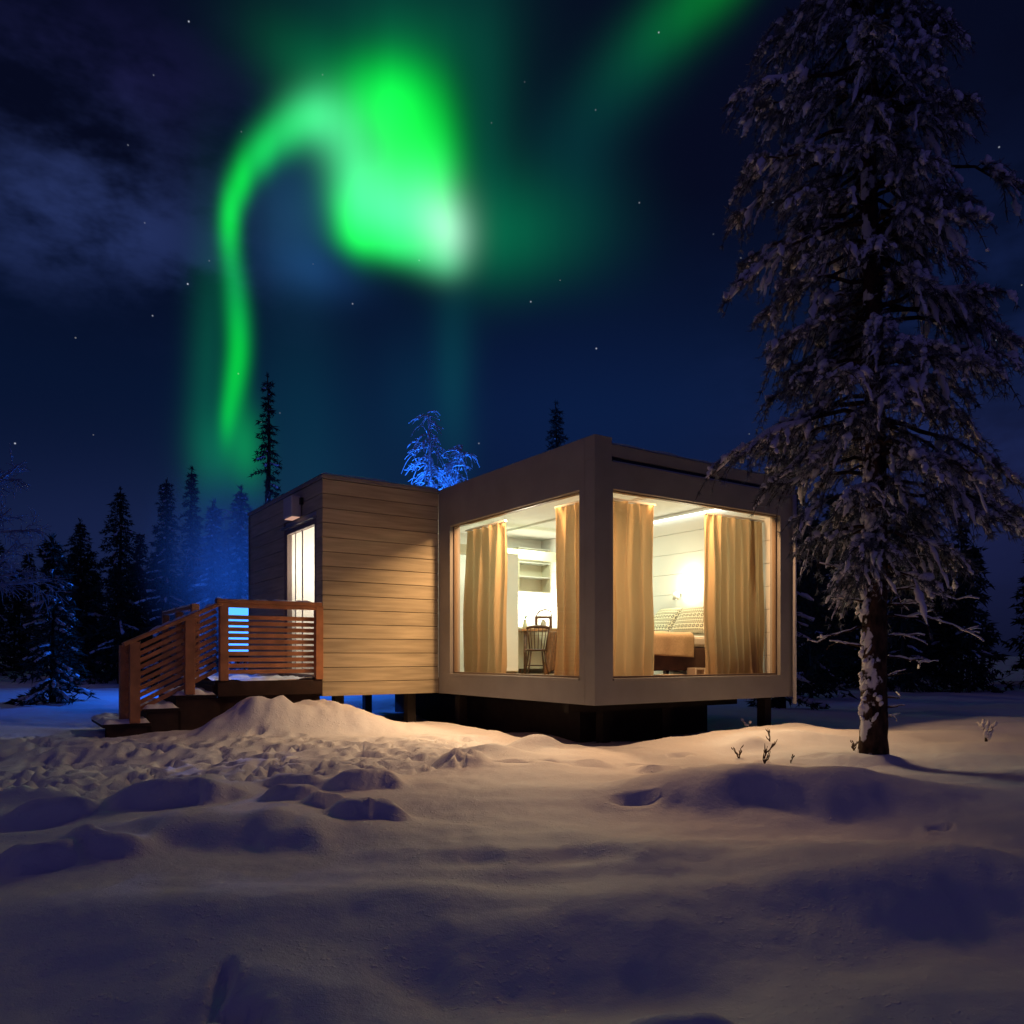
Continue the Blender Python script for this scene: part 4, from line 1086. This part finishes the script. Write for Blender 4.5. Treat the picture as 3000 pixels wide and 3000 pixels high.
def spruce(name, label, p, H, R, seed, snow=.3, nd_mat=NEEDLE, low=.04, gaps=0.0, cat='spruce tree', group=None, dens=1.0):
    rng = np.random.RandomState(seed)
    o = empty(name, p); tag(o, label, cat, group)
    m = MB(); zs = np.linspace(-.3, H, 14); m.tube(np.stack([.03 * np.sin(zs + seed), .03 * np.cos(zs * .8), zs], 1), (.018 * H) * (1 - zs / (H * 1.02)) + .01, 8); m.build('trunk', BARK, o, smooth=True)
    nd, sn = MB(), MB()
    z = low * H
    while z < H * .985:
        f = z / H
        ln = R * (1 - f) ** .82 * rng.uniform(.6, 1.15) + .10
        nb = 5 if f < .8 else 4
        a0 = rng.uniform(0, 6.28)
        for k in range(nb):
            if rng.rand() < gaps: continue
            az = a0 + k * 6.283 / nb + rng.uniform(-.3, .3)
            l = ln * rng.uniform(.7, 1.2)
            C = branch_curve((0, 0, z), az, l, rng.uniform(-.25, .1), .22 / max(l, .3), 6, rng)
            dv = np.gradient(C, axis=0); dv /= np.linalg.norm(dv, axis=1, keepdims=True) + 1e-9
            needles(nd, C[1:], dv[1:], int((24 + 40 * l) * dens), .13 + .05 * l, .018 + .012 * l, rng)
            hang = C.copy(); hang[:, 2] -= .08
            if rng.rand() < snow:
                sn.tube(C[1:] + np.array([0, 0, .03]), (.025 + .035 * l) * rng.uniform(.4, 1.2, 5), 5)
        z += (.13 + .16 * (1 - f)) * (H / 7.0) ** .5
    needles(nd, np.array([[0, 0, H * .97], [0, 0, H]]), np.array([[0, 0, 1.], [0, 0, 1.]]), 30, .15, .02, rng)
    nd.build('crown', nd_mat, o)
    if sn.n: sn.build('snow_load', SNOWC, o, smooth=True)['kind'] = 'stuff'
    return o
def frosted(name, label, p, H, seed, spread=.5, stems=1, cat='birch tree', group=None, twig=.010, lean=0.0, droop=.35, start=.2, reps=1.0):
    """bare tree whose every twig is furred with frost"""
    rng = np.random.RandomState(seed)
    o = empty(name, p); tag(o, label, cat, group)
    tr, tw = MB(), MB()
    def grow(p0, az, el, ln, r, depth):
        n = 6
        pts = [np.array(p0)]
        a, e = az, el
        for i in range(n):
            a += rng.normal(0, .16); e += rng.normal(0, .10) - droop * .12 * (3 - depth) * (1 if depth < 3 else 0)
            st = ln / n
            pts.append(pts[-1] + st * np.array([math.cos(a) * math.cos(e), math.sin(a) * math.cos(e), math.sin(e)]))
        P = np.array(pts)
        (tr if depth == 3 else tw).tube(P, np.linspace(r, max(r * .45, twig * .7), n + 1), 6 if depth == 3 else 4, cap=False)
        if depth == 0: return
        nk = int({3: 15, 2: 7, 1: 5}[depth] * reps)
        for k in range(nk):
            t = rng.uniform(start if depth == 3 else .2, 1.0)
            q = P[int(t * n)]
            if depth == 3:
                grow(q, rng.uniform(0, 6.28), rng.uniform(.3, 1.0), H * spread * (1.15 - .75 * t) * rng.uniform(.6, 1.1), max(r * .4, twig), 2)
            else:
                grow(q, a + rng.normal(0, .8), e + rng.normal(.0, .45), ln * rng.uniform(.35, .6), twig, depth - 1)
    for s in range(stems):
        grow((0, 0, -.2), rng.uniform(0, 6.28) if stems > 1 or lean == 0 else 0, 1.5 - (.25 * s) - abs(lean), H * (1 - .16 * s), .016 * H, 3)
    tr.build('trunk', FROST if twig > .014 else BARKS, o, smooth=True); tw.build('crown', FROSTD if twig < .0065 else FROST, o, smooth=True)
    return o
def gp(px, Y):
    x = (px - 1500.0) / F * Y
    return (x, Y, gz(x, Y))
def hgt(py, Y):
    return EYE + (HOR - py) / F * Y - .15

G1 = 'trees behind the deck'
spruce('spruce', 'broad dark spruce, left of the three behind the deck', gp(352, 29), hgt(1430, 29), 1.45, 21, .12, group=G1)
spruce('spruce', 'slim dark spruce, middle of the three behind the deck', gp(488, 27), hgt(1402, 27), 1.05, 22, .25, group=G1)
spruce('spruce', 'narrow tall spruce beside the blue lit trees behind the deck', gp(562, 28), hgt(1368, 28), .75, 23, .22, group=G1)
spruce('spruce', 'small snow caked spruce standing alone in the snow at far left', gp(155, 15.5), hgt(1590, 15.5), .62, 24, .75, group=G1, low=.02)
spruce('pine', 'tall thin pine with gappy crown rising behind the entry roof', gp(785, 25), hgt(1100, 25), .85, 25, .2, gaps=.45, low=.35, cat='pine tree')
spruce('spruce', 'dim distant spruce top above the main roof', gp(1630, 27), hgt(1185, 27), 1.0, 26, .1)
spruce('spruce', 'bluish spruce showing between the main roof and the big pine', gp(2285, 16.5), hgt(1295, 16.5), .9, 27, .3)
def weeping():
    rng = np.random.RandomState(19)
    p = gp(1300, 18.6)
    o = empty('frosted_tree', p); tag(o, 'weeping frosted tree lit bright blue above the join of the two roofs', 'frosted tree')
    tr, tw = MB(), MB()
    for (top, nb, zlo, L0) in (((-.42, .1, 6.75), 46, 4.1, .80), ((.42, -.1, 5.9), 34, 4.2, .62)):
        n = 14; t = np.linspace(0, 1, n)
        S = np.stack([top[0] * t ** 1.6 + .05 * np.sin(t * 7), top[1] * t, -.2 + (top[2] + .2) * t], 1)
        tr.tube(S, np.linspace(.09, .014, n), 6, cap=False)
        for k in range(nb):
            z = rng.uniform(zlo, top[2] * .995); f = (z - zlo) / (top[2] - zlo)
            b0 = np.array([np.interp(z, S[:, 2], S[:, i]) for i in range(3)])
            az = rng.uniform(0, 6.28); ln = L0 * (1.1 - .78 * f) * rng.uniform(.55, 1.15)
            C = branch_curve(b0, az, ln, rng.uniform(.35, .9), rng.uniform(.9, 1.5) / max(ln, .3), 9, rng, .08)
            tw.tube(C, np.linspace(.020, .011, 9), 4, cap=False)
            for q in range(int(5 + 8 * ln)):
                i_ = rng.randint(2, 9)
                T_ = branch_curve(C[i_], az + rng.uniform(-1.3, 1.3), rng.uniform(.08, .30), rng.uniform(-.4, .6), rng.uniform(1.5, 5.0), 6, rng, .15)
                tw.tube(T_, np.linspace(.013, .008, 6), 4, cap=False)
    tr.build('trunk', FROST, o, smooth=True); tw.build('crown', FROST, o, smooth=True)
weeping()
frosted('frosted_tree', 'bare blue frosted tree against the left cabin wall', gp(668, 25.5), hgt(1410, 25.5), 32, .34, 1, twig=.008, cat='frosted tree', reps=1.15)
spruce('spruce', 'blue lit frosty spruce close beside the narrow tall spruce', gp(625, 22.5), hgt(1470, 22.5), .9, 38, .5, nd_mat=FROSTN)
spruce('spruce', 'blue lit frosty spruce half hidden by the left cabin wall', gp(705, 23.5), hgt(1430, 23.5), 1.2, 39, .5, nd_mat=FROSTN)
frosted('frosted_birch', 'large frosted birch at the left edge of the picture', gp(-60, 13), hgt(1250, 13), 34, .30, 1, twig=.006, cat='birch tree', reps=1.5, start=.5, droop=.2)
spruce('spruce', 'dark bushy spruce behind the lone snow caked one', gp(235, 31), hgt(1520, 31), 1.6, 35, .1, group=G1)

def forest(name, label, xs, Y0, Y1, t0, t1, n, seed):
    rng = np.random.RandomState(seed)
    nd, sn = MB(), MB()
    for k in range(n):
        px = rng.uniform(*xs); Y = rng.uniform(Y0, Y1)
        x, y, zg = gp(px, Y); H = hgt(rng.uniform(t0, t1), Y); R = H * rng.uniform(.13, .2)
        nd.tube(np.array([(x, y, zg - .2), (x, y, zg + H * .5), (x, y, zg + H)]), [.012 * H, .008 * H, .003 * H], 6)
        z = .06 * H
        while z < H * .98:
            f = z / H
            for q in range(5):
                az = rng.uniform(0, 6.28); l = (R * (1 - f) ** .8 + .1) * rng.uniform(.6, 1.2)
                C = branch_curve((x, y, zg + z), az, l, rng.uniform(-.3, .1), .2 / max(l, .3), 5, rng)
                dv = np.gradient(C, axis=0); dv /= np.linalg.norm(dv, axis=1, keepdims=True) + 1e-9
                needles(nd, C[1:], dv[1:], int(12 + 20 * l), .18 + .06 * l, .03 + .015 * l, rng)
                if rng.rand() < .12: sn.tube(C[1:] + np.array([0, 0, .03]), (.02 + .03 * l) * rng.uniform(.4, 1.2, 4), 5)
            z += .16 + .2 * (1 - f)
    o = empty(name); o['kind'] = 'stuff'; tag(o, label, 'forest')
    nd.build('trees', NEEDLE, o); sn.build('snow_load', SNOWC, o, smooth=True)['kind'] = 'stuff'
    return o
forest('forest', 'dark mass of far trees behind the deck and lone spruce at left', (-300, 720), 33, 46, 1560, 1720, 34, 41)
forest('forest', 'dark mass of trees behind the big pine at right', (2330, 3200), 20, 32, 1420, 1640, 26, 42)

# ------------------------------------------------------------------ stalks standing out of the snow
def stalks(label, px, py, h, n, seed, snowy=False, spread=.5, cat='dry plant'):
    x, y = gpos(px, py); z = gz(x, y)
    rng = np.random.RandomState(seed)
    o = empty('dry_plant', (x, y, z)); tag(o, label, cat)
    st, sn = MB(), MB()
    for k in range(n):
        az = rng.uniform(0, 6.28); l = h * rng.uniform(.6, 1.1); d = spread * rng.uniform(.3, 1)
        C = np.array([(0, 0, -.04), (d * l * .3 * math.cos(az), d * l * .3 * math.sin(az), l * .45), (d * l * math.cos(az), d * l * math.sin(az), l)])
        C = np.stack([np.interp(np.linspace(0, 2, 7), [0, 1, 2], C[:, i]) for i in range(3)], 1) + rng.normal(0, .004, (7, 3))
        st.tube(C, np.linspace(.007, .003, 7), 5)
        for j in range(4):
            t = rng.randint(2, 7); a2 = az + rng.uniform(-1.4, 1.4); s = rng.uniform(.03, .07) * h / .2
            q = C[t]; T_ = np.array([q, q + s * np.array([.5 * math.cos(a2), .5 * math.sin(a2), .5]), q + s * np.array([.8 * math.cos(a2), .8 * math.sin(a2), 1.1])])
            st.tube(T_, [.005, .006, .002], 4)
            if snowy: sn.tube(T_ + np.array([0, 0, .008]), [.010, .022, .012], 6)
    st.build('stem', STRAW, o, smooth=True)
    if sn.n: sn.build('snow_load', SNOWC, o, smooth=True)['kind'] = 'stuff'
    return o
stalks('dry forked stalks in a hollow, nearest to the viewer of the dry plants', 2238, 2258, .26, 3, 51, spread=.35)
stalks('low dry sprig beside the rounded snow hump before the cabin', 2165, 2215, .12, 4, 52, spread=1.0)
stalks('short dry twig close under the front window of the cabin', 2190, 2150, .12, 3, 53, snowy=True, spread=.8)
stalks('pair of upright stalks just behind the rounded snow hump', 2255, 2190, .16, 2, 54, spread=.3)
stalks('thin slanted stalk right of the forked stalks', 2318, 2238, .08, 1, 55, spread=.6)
stalks('tuft of short dark stalks at the foot of the big pine', 2500, 2212, .10, 5, 56, spread=.6)
stalks('snow clad sprig on a drift right of the big pine', 2888, 2190, .22, 5, 57, snowy=True, spread=.5)
